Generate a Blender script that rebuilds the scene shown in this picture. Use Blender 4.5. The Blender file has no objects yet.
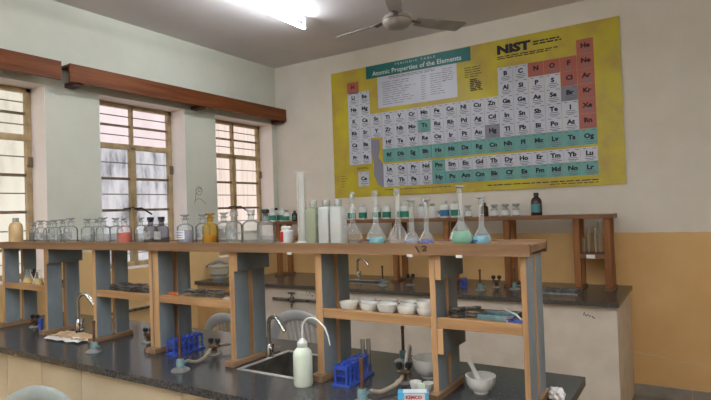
import bpy, bmesh, math, random
from mathutils import Vector, Matrix
random.seed(7)
SC = bpy.context.scene
COL = SC.collection
PI = math.pi

# ---------------------------------------------------------------- materials
def new_mat(name):
    m = bpy.data.materials.new(name)
    m.use_nodes = True
    nt = m.node_tree
    nt.nodes.clear()
    out = nt.nodes.new('ShaderNodeOutputMaterial')
    return m, nt, out

def srgb(c):
    return tuple(((v / 255.0) / 12.92 if v / 255.0 <= 0.04045 else ((v / 255.0 + 0.055) / 1.055) ** 2.4) for v in c) + (1.0,)

def ramp(nt, stops):
    r = nt.nodes.new('ShaderNodeValToRGB')
    el = r.color_ramp.elements
    while len(el) > 1:
        el.remove(el[-1])
    el[0].position, el[0].color = stops[0]
    for p, c in stops[1:]:
        e = el.new(p)
        e.color = c
    return r

def coords(nt, scale=(1, 1, 1)):
    tc = nt.nodes.new('ShaderNodeTexCoord')
    mp = nt.nodes.new('ShaderNodeMapping')
    mp.inputs['Scale'].default_value = scale
    nt.links.new(tc.outputs['Object'], mp.inputs['Vector'])
    return mp.outputs['Vector']

def noise(nt, vec, scale, detail=4.0, rough=0.55):
    n = nt.nodes.new('ShaderNodeTexNoise')
    n.inputs['Scale'].default_value = scale
    n.inputs['Detail'].default_value = detail
    n.inputs['Roughness'].default_value = rough
    nt.links.new(vec, n.inputs['Vector'])
    return n.outputs['Fac']

def surf(name, c1, c2=None, scale=8.0, stretch=(1, 1, 1), rough=0.6, metal=0.0, bump=0.0, bscale=None, lo=0.35, hi=0.65, spec=0.5, detail=4.0):
    m, nt, out = new_mat(name)
    b = nt.nodes.new('ShaderNodeBsdfPrincipled')
    b.inputs['Roughness'].default_value = rough
    b.inputs['Metallic'].default_value = metal
    b.inputs['Specular IOR Level'].default_value = spec
    v = coords(nt, stretch)
    n = noise(nt, v, scale, detail)
    r = ramp(nt, [(lo, srgb(c1)), (hi, srgb(c2 or c1))])
    nt.links.new(n, r.inputs['Fac'])
    nt.links.new(r.outputs['Color'], b.inputs['Base Color'])
    if bump:
        n2 = noise(nt, v, bscale or scale * 3)
        bp = nt.nodes.new('ShaderNodeBump')
        bp.inputs['Strength'].default_value = bump
        bp.inputs['Distance'].default_value = 0.01
        nt.links.new(n2, bp.inputs['Height'])
        nt.links.new(bp.outputs['Normal'], b.inputs['Normal'])
    nt.links.new(b.outputs['BSDF'], out.inputs['Surface'])
    return m

def wood(name, c1, c2, axis, rough=0.6):
    s = [28.0, 28.0, 28.0]
    s['xyz'.index(axis)] = 1.6
    return surf(name, c1, c2, 1.0, tuple(s), rough, bump=0.15, bscale=2.0, lo=0.3, hi=0.7, detail=6, spec=0.2)

def two_tone(name, top1, top2, low1, low2, zline):
    """distemper paint: a light upper coat and an ochre dado below zline, both a little uneven"""
    m, nt, out = new_mat(name)
    b = nt.nodes.new('ShaderNodeBsdfPrincipled')
    b.inputs['Roughness'].default_value = 0.75
    b.inputs['Specular IOR Level'].default_value = 0.25
    v = coords(nt)
    n = noise(nt, v, 2.2, 8.0, 0.62)
    r1 = ramp(nt, [(0.3, srgb(top1)), (0.7, srgb(top2))])
    r2 = ramp(nt, [(0.3, srgb(low1)), (0.7, srgb(low2))])
    nt.links.new(n, r1.inputs['Fac']); nt.links.new(n, r2.inputs['Fac'])
    sep = nt.nodes.new('ShaderNodeSeparateXYZ')
    nt.links.new(v, sep.inputs[0])
    wob = noise(nt, v, 14.0, 2.0)
    mw = nt.nodes.new('ShaderNodeMath'); mw.operation = 'MULTIPLY_ADD'
    mw.inputs[1].default_value = 0.014; mw.inputs[2].default_value = -0.007
    nt.links.new(wob, mw.inputs[0])
    ad = nt.nodes.new('ShaderNodeMath'); ad.operation = 'ADD'
    nt.links.new(sep.outputs['Z'], ad.inputs[0]); nt.links.new(mw.outputs[0], ad.inputs[1])
    gt = nt.nodes.new('ShaderNodeMath'); gt.operation = 'GREATER_THAN'; gt.inputs[1].default_value = zline
    nt.links.new(ad.outputs[0], gt.inputs[0])
    mx = nt.nodes.new('ShaderNodeMix'); mx.data_type = 'RGBA'
    nt.links.new(gt.outputs[0], mx.inputs['Factor'])
    nt.links.new(r2.outputs['Color'], mx.inputs['A']); nt.links.new(r1.outputs['Color'], mx.inputs['B'])
    nt.links.new(mx.outputs['Result'], b.inputs['Base Color'])
    n2 = noise(nt, v, 40.0, 4.0)
    bp = nt.nodes.new('ShaderNodeBump'); bp.inputs['Strength'].default_value = 0.12; bp.inputs['Distance'].default_value = 0.01
    nt.links.new(n2, bp.inputs['Height']); nt.links.new(bp.outputs['Normal'], b.inputs['Normal'])
    nt.links.new(b.outputs['BSDF'], out.inputs['Surface'])
    return m

def thin_glass(name, tint=(249, 251, 250), haze=0.15, hazecol=(228, 230, 229), rough=0.08):
    m, nt, out = new_mat(name)
    tr = nt.nodes.new('ShaderNodeBsdfTransparent'); tr.inputs['Color'].default_value = srgb(tint)
    gl = nt.nodes.new('ShaderNodeBsdfGlossy'); gl.inputs['Roughness'].default_value = rough
    gl.inputs['Color'].default_value = (0.95, 0.97, 0.96, 1)
    df = nt.nodes.new('ShaderNodeBsdfDiffuse'); df.inputs['Color'].default_value = srgb(hazecol)
    lw = nt.nodes.new('ShaderNodeLayerWeight'); lw.inputs['Blend'].default_value = 0.17
    m1 = nt.nodes.new('ShaderNodeMixShader'); m2 = nt.nodes.new('ShaderNodeMixShader')
    m1.inputs[0].default_value = haze
    nt.links.new(tr.outputs[0], m1.inputs[1]); nt.links.new(df.outputs[0], m1.inputs[2])
    nt.links.new(lw.outputs['Fresnel'], m2.inputs[0])
    nt.links.new(m1.outputs[0], m2.inputs[1]); nt.links.new(gl.outputs[0], m2.inputs[2])
    nt.links.new(m2.outputs[0], out.inputs['Surface'])
    return m

def liquid(name, c, body=0.45):
    m, nt, out = new_mat(name)
    tr = nt.nodes.new('ShaderNodeBsdfTransparent'); tr.inputs['Color'].default_value = srgb(c)
    df = nt.nodes.new('ShaderNodeBsdfPrincipled'); df.inputs['Base Color'].default_value = srgb(c)
    df.inputs['Roughness'].default_value = 0.15
    df.inputs['Subsurface Weight'].default_value = 0.0
    mx = nt.nodes.new('ShaderNodeMixShader'); mx.inputs[0].default_value = body
    nt.links.new(tr.outputs[0], mx.inputs[1]); nt.links.new(df.outputs[0], mx.inputs[2])
    nt.links.new(mx.outputs[0], out.inputs['Surface'])
    return m

def lit_pane(name, stops, strength, scale, stretch):
    """dusty frosted window glass with daylight coming through it"""
    m, nt, out = new_mat(name)
    v = coords(nt, stretch)
    n = noise(nt, v, scale, 7.0, 0.65)
    r = ramp(nt, [(p, srgb(c)) for p, c in stops])
    nt.links.new(n, r.inputs['Fac'])
    em = nt.nodes.new('ShaderNodeEmission'); em.inputs['Strength'].default_value = strength
    nt.links.new(r.outputs['Color'], em.inputs['Color'])
    gl = nt.nodes.new('ShaderNodeBsdfGlossy'); gl.inputs['Roughness'].default_value = 0.3
    mx = nt.nodes.new('ShaderNodeMixShader'); mx.inputs[0].default_value = 0.04
    nt.links.new(em.outputs[0], mx.inputs[1]); nt.links.new(gl.outputs[0], mx.inputs[2])
    nt.links.new(mx.outputs[0], out.inputs['Surface'])
    return m

def emit(name, c, s):
    m, nt, out = new_mat(name)
    em = nt.nodes.new('ShaderNodeEmission'); em.inputs['Color'].default_value = c; em.inputs['Strength'].default_value = s
    nt.links.new(em.outputs[0], out.inputs['Surface'])
    return m

WIN = 0.5        # window brightness
TUBE = 40.0      # fluorescent tube brightness
M = {}
M['wall_left'] = two_tone('paint_backlit_green', (192, 194, 178), (203, 204, 190), (206, 172, 116), (218, 184, 132), 1.31)  # upper tone shifted to green-grey, the cool back light put into the paint
M['wall_back'] = two_tone('paint_cream', (210, 203, 188), (221, 214, 200), (204, 164, 106), (216, 178, 122), 1.315)
M['reveal'] = surf('reveal_whitewash', (232, 222, 214), (240, 231, 224), 3, rough=0.8)
M['ceiling'] = surf('ceiling_distemper', (212, 205, 203), (222, 215, 213), 1.6, rough=0.85, bump=0.1, bscale=12)
M['floor'] = surf('floor_stone', (112, 104, 92), (138, 128, 114), 5, rough=0.45, detail=8)
M['skirting'] = surf('skirting_stone', (128, 122, 110), (150, 142, 128), 6, rough=0.5)
M['granite'] = surf('granite', (42, 42, 44), (94, 94, 94), 90, rough=0.2, lo=0.40, hi=0.72, spec=0.6, detail=3)
M['granite_far'] = surf('granite_far', (64, 60, 55), (108, 102, 94), 90, rough=0.22, lo=0.42, hi=0.72, detail=3)
M['cabinet'] = surf('cream_laminate', (190, 174, 144), (204, 189, 160), 3.5, rough=0.5)
M['gap'] = surf('dark_gap', (60, 48, 36), rough=0.8)
M['plinth'] = surf('limewash', (202, 190, 172), (215, 204, 187), 5, rough=0.8, bump=0.15, bscale=60, detail=8)
M['side_plinth'] = surf('ochre_wash', (176, 140, 90), (190, 154, 102), 5, rough=0.8)
M['wood_x'] = wood('plank_x', (104, 78, 54), (142, 110, 80), 'x')
M['wood_z'] = wood('plank_edge_z', (150, 112, 74), (190, 152, 110), 'z')
M['wood_y'] = wood('plank_y', (112, 88, 64), (150, 120, 90), 'y')
M['wood_shelf'] = wood('shelf_edge_x', (140, 104, 68), (180, 142, 100), 'x')
M['paint_blue'] = surf('worn_blue_paint', (100, 111, 117), (128, 138, 142), 9, (1, 1, 0.4), rough=0.55, bump=0.1, lo=0.3, hi=0.7, detail=8)
M['paint_dark'] = surf('worn_slate_paint', (90, 100, 105), (114, 122, 126), 9, rough=0.55, bump=0.1, detail=8)
M['varnish'] = wood('varnished_wood', (112, 70, 40), (154, 104, 62), 'z', 0.4)
M['varnish_x'] = wood('varnished_wood_x', (104, 72, 48), (138, 98, 68), 'x', 0.4)
M['pelmet'] = wood('pelmet_wood', (88, 46, 22), (128, 74, 38), 'y', 0.5)
M['bracket'] = surf('bracket_wood', (62, 34, 24), (76, 42, 30), 9, rough=0.6)
M['frame'] = surf('old_tan_enamel', (150, 128, 92), (178, 154, 114), 12, rough=0.5)
M['muntin'] = surf('muntin_brown', (104, 84, 62), (124, 104, 80), 12, rough=0.5)
M['bar'] = surf('steel_bar', (120, 110, 104), (136, 126, 120), 9, rough=0.5)
M['black_metal'] = surf('black_metal', (26, 24, 23), (42, 38, 36), 20, rough=0.4)
M['iron'] = surf('burnt_iron', (52, 49, 46), (126, 120, 112), 30, rough=0.45, metal=0.5)
M['brass'] = surf('tarnished_brass', (78, 58, 40), (116, 90, 58), 20, rough=0.4, metal=0.6)
M['barrel'] = surf('rusted_barrel', (84, 58, 40), (112, 80, 54), 20, rough=0.55, metal=0.2)
M['teal'] = surf('teal_enamel', (84, 116, 120), (128, 152, 152), 30, rough=0.4)
M['greymetal'] = surf('grey_metal', (120, 120, 118), (150, 150, 146), 20, rough=0.4, metal=0.4)
M['chrome'] = surf('chrome', (196, 196, 194), (212, 212, 210), 10, rough=0.16, metal=1.0)
M['steel'] = surf('stainless', (176, 174, 168), (196, 194, 188), 14, rough=0.4, metal=0.55)
M['basin_steel'] = surf('dark_basin_steel', (96, 92, 84), (132, 126, 116), 14, rough=0.35, metal=0.6)  # darker steel tone for the basin than for the rim
M['hose'] = surf('beige_rubber', (146, 132, 112), (168, 154, 132), 20, rough=0.7)
M['hose_white'] = surf('pale_rubber', (198, 190, 176), (212, 204, 190), 20, rough=0.6)
M['blue_plastic'] = surf('blue_plastic', (40, 66, 150), (52, 82, 172), 12, rough=0.35)
M['white_plastic'] = surf('white_plastic', (208, 212, 206), (218, 220, 214), 10, rough=0.4)
M['grey_plastic'] = surf('grey_plastic', (134, 144, 139), (148, 157, 152), 10, rough=0.35)
M['lilac_plastic'] = surf('pale_grey_plastic', (172, 176, 178), (186, 190, 190), 10, rough=0.35)
M['ldpe'] = surf('milky_plastic', (206, 216, 196), (216, 224, 206), 10, rough=0.35)
M['ldpe_grey'] = surf('milky_grey_plastic', (166, 170, 164), (180, 184, 178), 10, rough=0.35)
M['ldpe_green'] = thin_glass('greenish_plastic', (214, 222, 200), 0.5, (178, 186, 162), 0.3)
M['cyl'] = thin_glass('frosted_cylinder_plastic', (225, 226, 222), 0.55, (214, 214, 208), 0.3)
M['tan_plastic'] = surf('tan_plastic', (188, 158, 112), (204, 174, 128), 10, rough=0.45)
M['cap_grey'] = surf('grey_cap', (138, 140, 132), (156, 158, 150), 10, rough=0.5)
M['porcelain'] = surf('porcelain', (210, 208, 198), (222, 220, 212), 8, rough=0.22)
M['porcelain_in'] = surf('used_porcelain', (140, 130, 112), (176, 168, 150), 10, rough=0.5)
M['glass'] = thin_glass('clear_glass')
M['glass_grey'] = thin_glass('grey_glass', (196, 194, 196), 0.16, (150, 146, 148))
M['glass_dusty'] = thin_glass('dusty_glass', (240, 242, 238), 0.24, (212, 214, 208))
M['glass_tube'] = thin_glass('etched_tube_glass', (232, 230, 222), 0.4, (206, 198, 180), 0.15)
M['glass_amber'] = thin_glass('amber_glass', (244, 222, 160), 0.16, (204, 172, 96))
M['brown_glass'] = surf('brown_glass', (52, 30, 26), (66, 38, 32), 10, rough=0.15)
M['stopper'] = thin_glass('ground_glass_stopper', (226, 228, 226), 0.45, (200, 202, 200), 0.2)
M['black_cap'] = surf('black_cap', (24, 24, 26), (38, 36, 38), 10, rough=0.45)
M['white_label'] = surf('paper_label', (206, 206, 204), (218, 218, 214), 30, rough=0.8)
M['grey_label'] = surf('faded_label', (112, 112, 112), (158, 158, 154), 40, rough=0.8)
M['blue_ink'] = surf('blue_ink', (70, 96, 150), rough=0.8)
M['green_label'] = surf('green_label', (22, 112, 88), (32, 128, 102), 20, rough=0.5)
M['blue_label'] = surf('blue_label', (44, 104, 148), (56, 118, 160), 20, rough=0.5)
M['teal_label'] = surf('teal_label', (70, 136, 140), (84, 150, 152), 20, rough=0.5)
M['red'] = surf('red_label', (168, 42, 38), (186, 56, 48), 20, rough=0.5)
M['liq_orange'] = liquid('orange_liquid', (228, 74, 10), 0.85)
M['liq_teal'] = liquid('turquoise_liquid', (140, 222, 228), 0.5)
M['liq_green'] = liquid('green_liquid', (140, 216, 180), 0.35)
M['liq_blue'] = liquid('blue_liquid', (130, 206, 226), 0.4)
M['liq_deep'] = liquid('violet_blue_liquid', (86, 104, 190), 0.6)
M['liq_pale'] = liquid('pale_lilac_liquid', (206, 210, 228), 0.3)
M['liq_yellow'] = liquid('yellow_powder', (216, 176, 70), 0.8)
M['liq_cloudy'] = liquid('cloudy_liquid', (226, 228, 228), 0.18)
M['liq_dark'] = liquid('dark_residue', (62, 60, 58), 0.8)
M['ink_blue'] = surf('navy_mark', (30, 50, 120), rough=0.6)
M['card'] = surf('brown_cardboard', (150, 122, 88), (186, 158, 122), 14, rough=0.9, bump=0.2)
M['paper'] = surf('white_paper', (206, 202, 196), (216, 212, 206), 14, rough=0.9)
M['orange_handle'] = surf('orange_handle', (178, 84, 30), (198, 100, 40), 14, rough=0.5)
M['pencil'] = surf('pencil_line', (120, 122, 116), rough=0.9)
M['ink'] = surf('black_ink', (34, 30, 28), rough=0.9)
M['crack'] = surf('bare_plaster', (206, 180, 134), rough=0.9)
M['tube'] = emit('fluorescent', (0.86, 0.92, 1.0, 1), TUBE)
M['batten'] = surf('batten_enamel', (206, 206, 204), rough=0.5)
M['fan'] = surf('fan_enamel', (150, 142, 134), (164, 156, 148), 8, rough=0.4)
M['fan_dark'] = surf('fan_trim', (104, 92, 84), (116, 104, 96), 8, rough=0.4)
# poster inks
M['p_yellow'] = surf('poster_yellow', (174, 150, 58), (190, 176, 34), 3.0, rough=0.4, lo=0.4, hi=0.6)
M['p_teal'] = surf('poster_teal', (10, 100, 96), (18, 112, 106), 3, rough=0.4)
M['p_white'] = surf('poster_white', (188, 192, 204), (196, 200, 210), 3, rough=0.35)
M['p_red'] = surf('poster_red', (164, 82, 64), (174, 92, 72), 3, rough=0.4)
M['p_aqua'] = surf('poster_aqua', (92, 154, 148), (104, 164, 158), 3, rough=0.4)
M['p_grey'] = surf('poster_grey', (126, 124, 136), rough=0.4)
M['p_black'] = surf('poster_black', (24, 24, 26), rough=0.6)
M['p_textwhite'] = surf('poster_lettering', (214, 224, 222), rough=0.6)
M['p_line'] = surf('poster_rule', (104, 106, 116), rough=0.6)

# ---------------------------------------------------------------- mesh builder
class MB:
    def __init__(s):
        s.v = []; s.f = []; s.mi = []
    def add(s, vs, fs, mi=0):
        o = len(s.v)
        s.v += [tuple(p) for p in vs]
        s.f += [tuple(i + o for i in f) for f in fs]
        s.mi += [mi] * len(fs)
        return s
    def box(s, x0, x1, y0, y1, z0, z1, mi=0, sides=None):
        vs = [(x0, y0, z0), (x1, y0, z0), (x1, y1, z0), (x0, y1, z0), (x0, y0, z1), (x1, y0, z1), (x1, y1, z1), (x0, y1, z1)]
        fs = [(0, 3, 2, 1), (4, 5, 6, 7), (0, 1, 5, 4), (2, 3, 7, 6), (0, 4, 7, 3), (1, 2, 6, 5)]
        s.add(vs, fs, mi)
        if sides is not None:      # material of the +-x faces
            s.mi[-1] = sides; s.mi[-2] = sides
        return s
    def lathe(s, prof, c=(0, 0, 0), n=20, mi=0, close=True):
        """prof: list of (radius, z)"""
        vs = []; fs = []
        for r, z in prof:
            for k in range(n):
                a = 2 * PI * k / n
                vs.append((c[0] + r * math.cos(a), c[1] + r * math.sin(a), c[2] + z))
        for i in range(len(prof) - 1):
            for k in range(n):
                k2 = (k + 1) % n
                fs.append((i * n + k, i * n + k2, (i + 1) * n + k2, (i + 1) * n + k))
        if close:
            fs.append(tuple(reversed(range(n))))
            fs.append(tuple((len(prof) - 1) * n + k for k in range(n)))
        return s.add(vs, fs, mi)
    def tube(s, pts, r, n=10, mi=0, flat=None):
        """swept tube; r a number or one per point; flat = (a, b) elliptical scale"""
        pts = [Vector(p) for p in pts]
        rs = r if isinstance(r, (list, tuple)) else [r] * len(pts)
        t0 = (pts[1] - pts[0]).normalized()
        up = Vector((0, 0, 1)) if abs(t0.z) < 0.9 else Vector((1, 0, 0))
        nrm = (up - t0 * up.dot(t0)).normalized()
        vs = []; fs = []
        for i, p in enumerate(pts):
            if i == 0: t = t0
            elif i == len(pts) - 1: t = (pts[i] - pts[i - 1]).normalized()
            else: t = ((pts[i + 1] - p).normalized() + (p - pts[i - 1]).normalized()).normalized()
            nrm = (nrm - t * nrm.dot(t)).normalized()
            bi = t.cross(nrm)
            fa, fb = flat or (1, 1)
            for k in range(n):
                a = 2 * PI * k / n
                vs.append(p + nrm * (rs[i] * fa * math.cos(a)) + bi * (rs[i] * fb * math.sin(a)))
        for i in range(len(pts) - 1):
            for k in range(n):
                k2 = (k + 1) % n
                fs.append((i * n + k, i * n + k2, (i + 1) * n + k2, (i + 1) * n + k))
        fs.append(tuple(reversed(range(n))))
        fs.append(tuple((len(pts) - 1) * n + k for k in range(n)))
        return s.add(vs, fs, mi)
    def prism(s, poly, axis, a, b, mi=0):
        """poly: 2D points in the plane across axis (0 x,1 y,2 z), extruded a..b"""
        def P(u, w, t):
            return {0: (t, u, w), 1: (u, t, w), 2: (u, w, t)}[axis]
        n = len(poly)
        vs = [P(u, w, a) for u, w in poly] + [P(u, w, b) for u, w in poly]
        fs = [tuple(range(n)), tuple(reversed(range(n, 2 * n)))]
        for k in range(n):
            k2 = (k + 1) % n
            fs.append((k, n + k, n + k2, k2))
        return s.add(vs, fs, mi)
    def xform(s, mat):
        s.v = [tuple(mat @ Vector(p)) for p in s.v]
        return s
    def build(s, name, mats, parent=None, smooth=False, bevel=0.0, local=True):
        me = bpy.data.meshes.new(name)
        off = Vector((0, 0, 0))
        if parent is not None and not local:
            off = Vector(root_loc(parent))
        me.from_pydata([tuple(Vector(p) - off) for p in s.v], [], s.f)
        mats = mats if isinstance(mats, (list, tuple)) else [mats]
        for m in mats:
            me.materials.append(M[m] if isinstance(m, str) else m)
        for p, i in zip(me.polygons, s.mi):
            p.material_index = i
        bm = bmesh.new(); bm.from_mesh(me)
        bmesh.ops.recalc_face_normals(bm, faces=bm.faces)
        bm.to_mesh(me); bm.free()
        if smooth:
            for p in me.polygons: p.use_smooth = True
            try: me.set_sharp_from_angle(angle=math.radians(38))
            except Exception: pass
        o = bpy.data.objects.new(name, me)
        COL.objects.link(o)
        if parent is not None: o.parent = parent
        if bevel:
            bv = o.modifiers.new('edge', 'BEVEL'); bv.width = bevel; bv.segments = 2; bv.limit_method = 'ANGLE'
        return o

def root_loc(o):
    l = Vector((0, 0, 0))
    while o is not None:
        l += o.location; o = o.parent
    return l

def tag(o, label=None, cat=None, group=None, kind=None):
    if label: o['label'] = label
    if cat: o['category'] = cat
    if group: o['group'] = group
    if kind: o['kind'] = kind
    return o

def thing(name, loc=(0, 0, 0), label=None, cat=None, group=None, rz=0.0):
    o = bpy.data.objects.new(name, None)
    o.empty_display_size = 0.05
    COL.objects.link(o)
    o.location = loc; o.rotation_euler = (0, 0, rz)
    return tag(o, label, cat, group)

def copy_tree(o, parent=None):
    c = o.copy(); COL.objects.link(c)
    if parent is not None: c.parent = parent
    for ch in [x for x in o.children]:
        copy_tree(ch, c)
    return c

PROTO = {}
def inst(key, maker, loc, label, cat, group=None, rz=0.0, scale=1.0, rot=None):
    """first call builds the thing, later calls copy it with all its parts"""
    if key not in PROTO:
        o = maker(); PROTO[key] = o
    else:
        o = copy_tree(PROTO[key])
    for k in ('label', 'category', 'group'):
        if k in o: del o[k]
    o.location = loc; o.rotation_euler = rot or (0, 0, rz)
    o.scale = (scale,) * 3 if not isinstance(scale, tuple) else scale
    return tag(o, label, cat, group)

def struct(o):
    o['kind'] = 'structure'
    return o

_tc = bpy.data.curves.new('lettering_source', 'FONT')
_to = bpy.data.objects.new('lettering_source', _tc)
def text_into(mb, s, size, place, mi=0, align='LEFT', bold=0.0, xs=1.0, shear=0.0):
    """adds flat lettering; place(u, v) -> world point"""
    _tc.body = s; _tc.size = size; _tc.align_x = align; _tc.resolution_u = 2; _tc.offset = bold; _tc.shear = shear
    me = _to.to_mesh()
    mb.add([place(v.co.x * xs, v.co.y) for v in me.vertices], [tuple(p.vertices) for p in me.polygons], mi)
    _to.to_mesh_clear()

# ---------------------------------------------------------------- room
XL, YB, H = -4.2, 4.97, 3.288
XR, YF = 3.0, -3.0
WY = [(1.38, 2.265), (2.71, 3.605), (4.0, 4.89)]
WZ0, WZ1 = 1.13, 2.613

m = MB(); m.box(XL - 0.3, XR + 0.2, YF - 0.2, YB + 0.2, -0.1, 0.0); struct(m.build('floor', 'floor'))
m = MB(); m.box(XL - 0.3, XR + 0.2, YF - 0.2, YB + 0.2, H, H + 0.1); struct(m.build('ceiling', 'ceiling'))
m = MB(); m.box(XL - 0.3, XR + 0.2, YB, YB + 0.2, 0, H); wall_back = struct(m.build('wall_back', 'wall_back'))
m = MB(); m.box(XR, XR + 0.2, YF, YB, 0, H); struct(m.build('wall_right', 'wall_back'))
m = MB(); m.box(XL - 0.3, XR + 0.2, YF - 0.2, YF, 0, H); struct(m.build('wall_front', 'wall_back'))
m = MB()
m.box(XL - 0.3, XL, YF, YB, 0, WZ0); m.box(XL - 0.3, XL, YF, YB, WZ1, H)
ys = [YF] + [v for w in WY for v in w] + [YB]
for a, b in zip(ys[0::2], ys[1::2]): m.box(XL - 0.3, XL, a, b, WZ0, WZ1)
wall_left = struct(m.build('wall_left', 'wall_left'))
# pencil scribble on the plaster between the two far windows
m = MB()
def on_left(px):
    return [(XL + 0.001, 3.76 + (y - 3.76) * 0.8, 1.80 + (z - 1.80) * 0.8 - 0.03) for y, z in px]
def arc(cy, cz, r, a0, a1, n=14, sq=1.0):
    return [(cy + r * math.cos(math.radians(a0 + (a1 - a0) * k / n)), cz + sq * r * math.sin(math.radians(a0 + (a1 - a0) * k / n))) for k in range(n + 1)]
m.tube(on_left(arc(3.76, 1.86, 0.05, 30, 390, 18)), 0.0028, 5)
m.tube(on_left(arc(3.77, 1.875, 0.025, 0, 300, 12)), 0.0028, 5)
m.tube(on_left([(3.71, 1.84), (3.70, 1.75), (3.68, 1.71)]), 0.0028, 5)
m.tube(on_left([(3.69, 1.735), (3.74, 1.765), (3.79, 1.755), (3.84, 1.72), (3.86, 1.70)]), 0.0028, 5)
m.build('pencil_scribble', 'pencil', wall_left)
# pale crack where plaster has come off the ochre dado
m = MB()
random.seed(3)
pts = [(-0.52 + 0.06 * k, YB - 0.0005, 0.345 - 0.0075 * k + random.uniform(-0.008, 0.008)) for k in range(16)]
m.tube(pts, [random.uniform(0.003, 0.009) for _ in pts], 6, flat=(1, 0.2))
m.build('plaster_crack', 'crack', wall_back)

m = MB()
for k in range(9): m.box(-0.5 + 0.4 * k + 0.002, -0.5 + 0.4 * k + 0.398, YB - 0.012, YB, 0, 0.09)
struct(m.build('baseboard_back', 'skirting', bevel=0.002))
m = MB(); m.box(XL, XL + 0.012, YF, 3.66, 0, 0.09); struct(m.build('baseboard_left', 'skirting'))

panes = [
    lit_pane('pane_cream', [(0.3, (196, 188, 172)), (0.5, (232, 224, 206)), (0.75, (246, 240, 226))], 1.0 * WIN, 4.0, (1, 1, 0.35)),
    lit_pane('pane_lavender', [(0.36, (140, 138, 144)), (0.45, (196, 194, 200)), (0.58, (228, 225, 228)), (0.8, (240, 237, 238))], 0.9 * WIN, 6.0, (1, 1.6, 0.45)),
    lit_pane('pane_peach', [(0.3, (214, 190, 180)), (0.5, (240, 220, 208)), (0.75, (248, 236, 228))], 1.05 * WIN, 5.0, (1, 6, 0.3)),
]
upper_pane = [panes[0], lit_pane('pane_pink', [(0.3, (226, 206, 208)), (0.7, (250, 236, 236))], 1.1 * WIN, 3.0, (1, 1, 0.5)), panes[2]]
XF = XL - 0.22
for i, (y0, y1) in enumerate(WY):
    # whitewashed reveal round the opening
    m = MB()
    t = 0.004
    m.box(XF + 0.02, XL - 0.0005, y0, y0 + t, WZ0, WZ1); m.box(XF + 0.02, XL - 0.0005, y1 - t, y1, WZ0, WZ1)
    m.box(XF + 0.02, XL - 0.0005, y0 + t, y1 - t, WZ1 - t, WZ1); m.box(XF + 0.02, XL - 0.0005, y0 + t, y1 - t, WZ0, WZ0 + t)
    struct(m.build('trim_%d' % (i + 1), 'reveal'))
    w = thing('window_%d' % (i + 1), (XF, (y0 + y1) / 2, WZ0)); struct(w)
    ya, yb = y0 + 0.006, y1 - 0.006
    ym = (ya + yb) / 2
    za, zb, zt = WZ0 + 0.006, WZ1 - 0.006, 2.222
    m = MB()
    m.box(XF - 0.02, XF + 0.03, ya, ya + 0.04, za, zb); m.box(XF - 0.02, XF + 0.03, yb - 0.04, yb, za, zb)
    m.box(XF - 0.02, XF + 0.03, ya, yb, zb - 0.035, zb); m.box(XF - 0.02, XF + 0.03, ya, yb, za, za + 0.04)
    m.box(XF - 0.02, XF + 0.034, ya, yb, zt - 0.025, zt + 0.022)
    m.box(XF - 0.02, XF + 0.03, ym - 0.012, ym + 0.012, zt, zb)
    m.box(XF - 0.02, XF + 0.034, ym - 0.028, ym + 0.028, za, zt)
    m.build('frame', 'frame', w, bevel=0.003, local=False)
    m = MB()
    for z in (2.41,): m.box(XF - 0.012, XF + 0.016, ya, yb, z - 0.009, z + 0.009)
    for z in (1.93, 1.645, 1.36): m.box(XF - 0.012, XF + 0.018, ya, yb, z - 0.011, z + 0.011)
    m.build('muntin', 'muntin', w, local=False)
    m = MB()
    for z in (2.325, 2.50, 2.075, 1.79, 1.50, 1.25): m.tube([(XF - 0.001, ya, z), (XF - 0.001, yb, z)], 0.005, 6)
    m.build('security_bar', 'bar', w, local=False)
    m = MB(); m.box(XF - 0.016, XF - 0.012, ya, yb, za, zt); m.build('pane', panes[i], w, local=False)
    m = MB(); m.box(XF - 0.016, XF - 0.012, ya, yb, zt, zb); m.build('pane', upper_pane[i], w, local=False)
    m = MB(); m.box(XF + 0.03, XF + 0.05, yb - 0.035, yb - 0.005, 1.99, 2.07); m.tube([(XF + 0.045, yb - 0.02, 2.02), (XF + 0.06, yb - 0.05, 2.0)], 0.008, 8)
    m.build('latch', 'muntin', w, local=False)
    m = MB()
    m.tube([(XF + 0.035, ym, 1.66), (XF + 0.07, ym - 0.03, 1.665), (XF + 0.08, ym - 0.14, 1.655)], 0.007, 8)
    m.tube([(XF + 0.035, ym, 1.655), (XF + 0.07, ym + 0.05, 1.66), (XF + 0.08, ym + 0.15, 1.60)], 0.008, 8)
    m.build('handle', 'black_metal', w, smooth=True, local=False)

# wooden pelmets over the windows
for y0, y1, br, lab in ((-0.6, 2.31, (0.6, 1.5), 'dark red-brown wooden pelmet over the nearest window, cut off at photo edge'),
                        (2.374, 4.966, (2.44, 3.70, 4.90), 'long red-brown wooden pelmet over two windows, ending at the back wall')):
    o = thing('curtain_pelmet', (XL, y0, 2.645), lab, 'pelmet')
    m = MB(); m.box(XL + 0.14, XL + 0.16, y0, y1, 2.634, 2.776); m.build('front_board', 'pelmet', o, bevel=0.002, local=False)
    m = MB(); m.box(XL + 0.001, XL + 0.14, y0 + 0.002, y1 - 0.002, 2.754, 2.772); m.build('top_board', 'bracket', o, local=False)  # unseen closing board, added to block light from above and shade the wall
    for b in br:
        m = MB(); m.box(XL, XL + 0.14, b - 0.02, b + 0.05, 2.615, 2.65); m.build('bracket', 'bracket', o, local=False)

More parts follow.
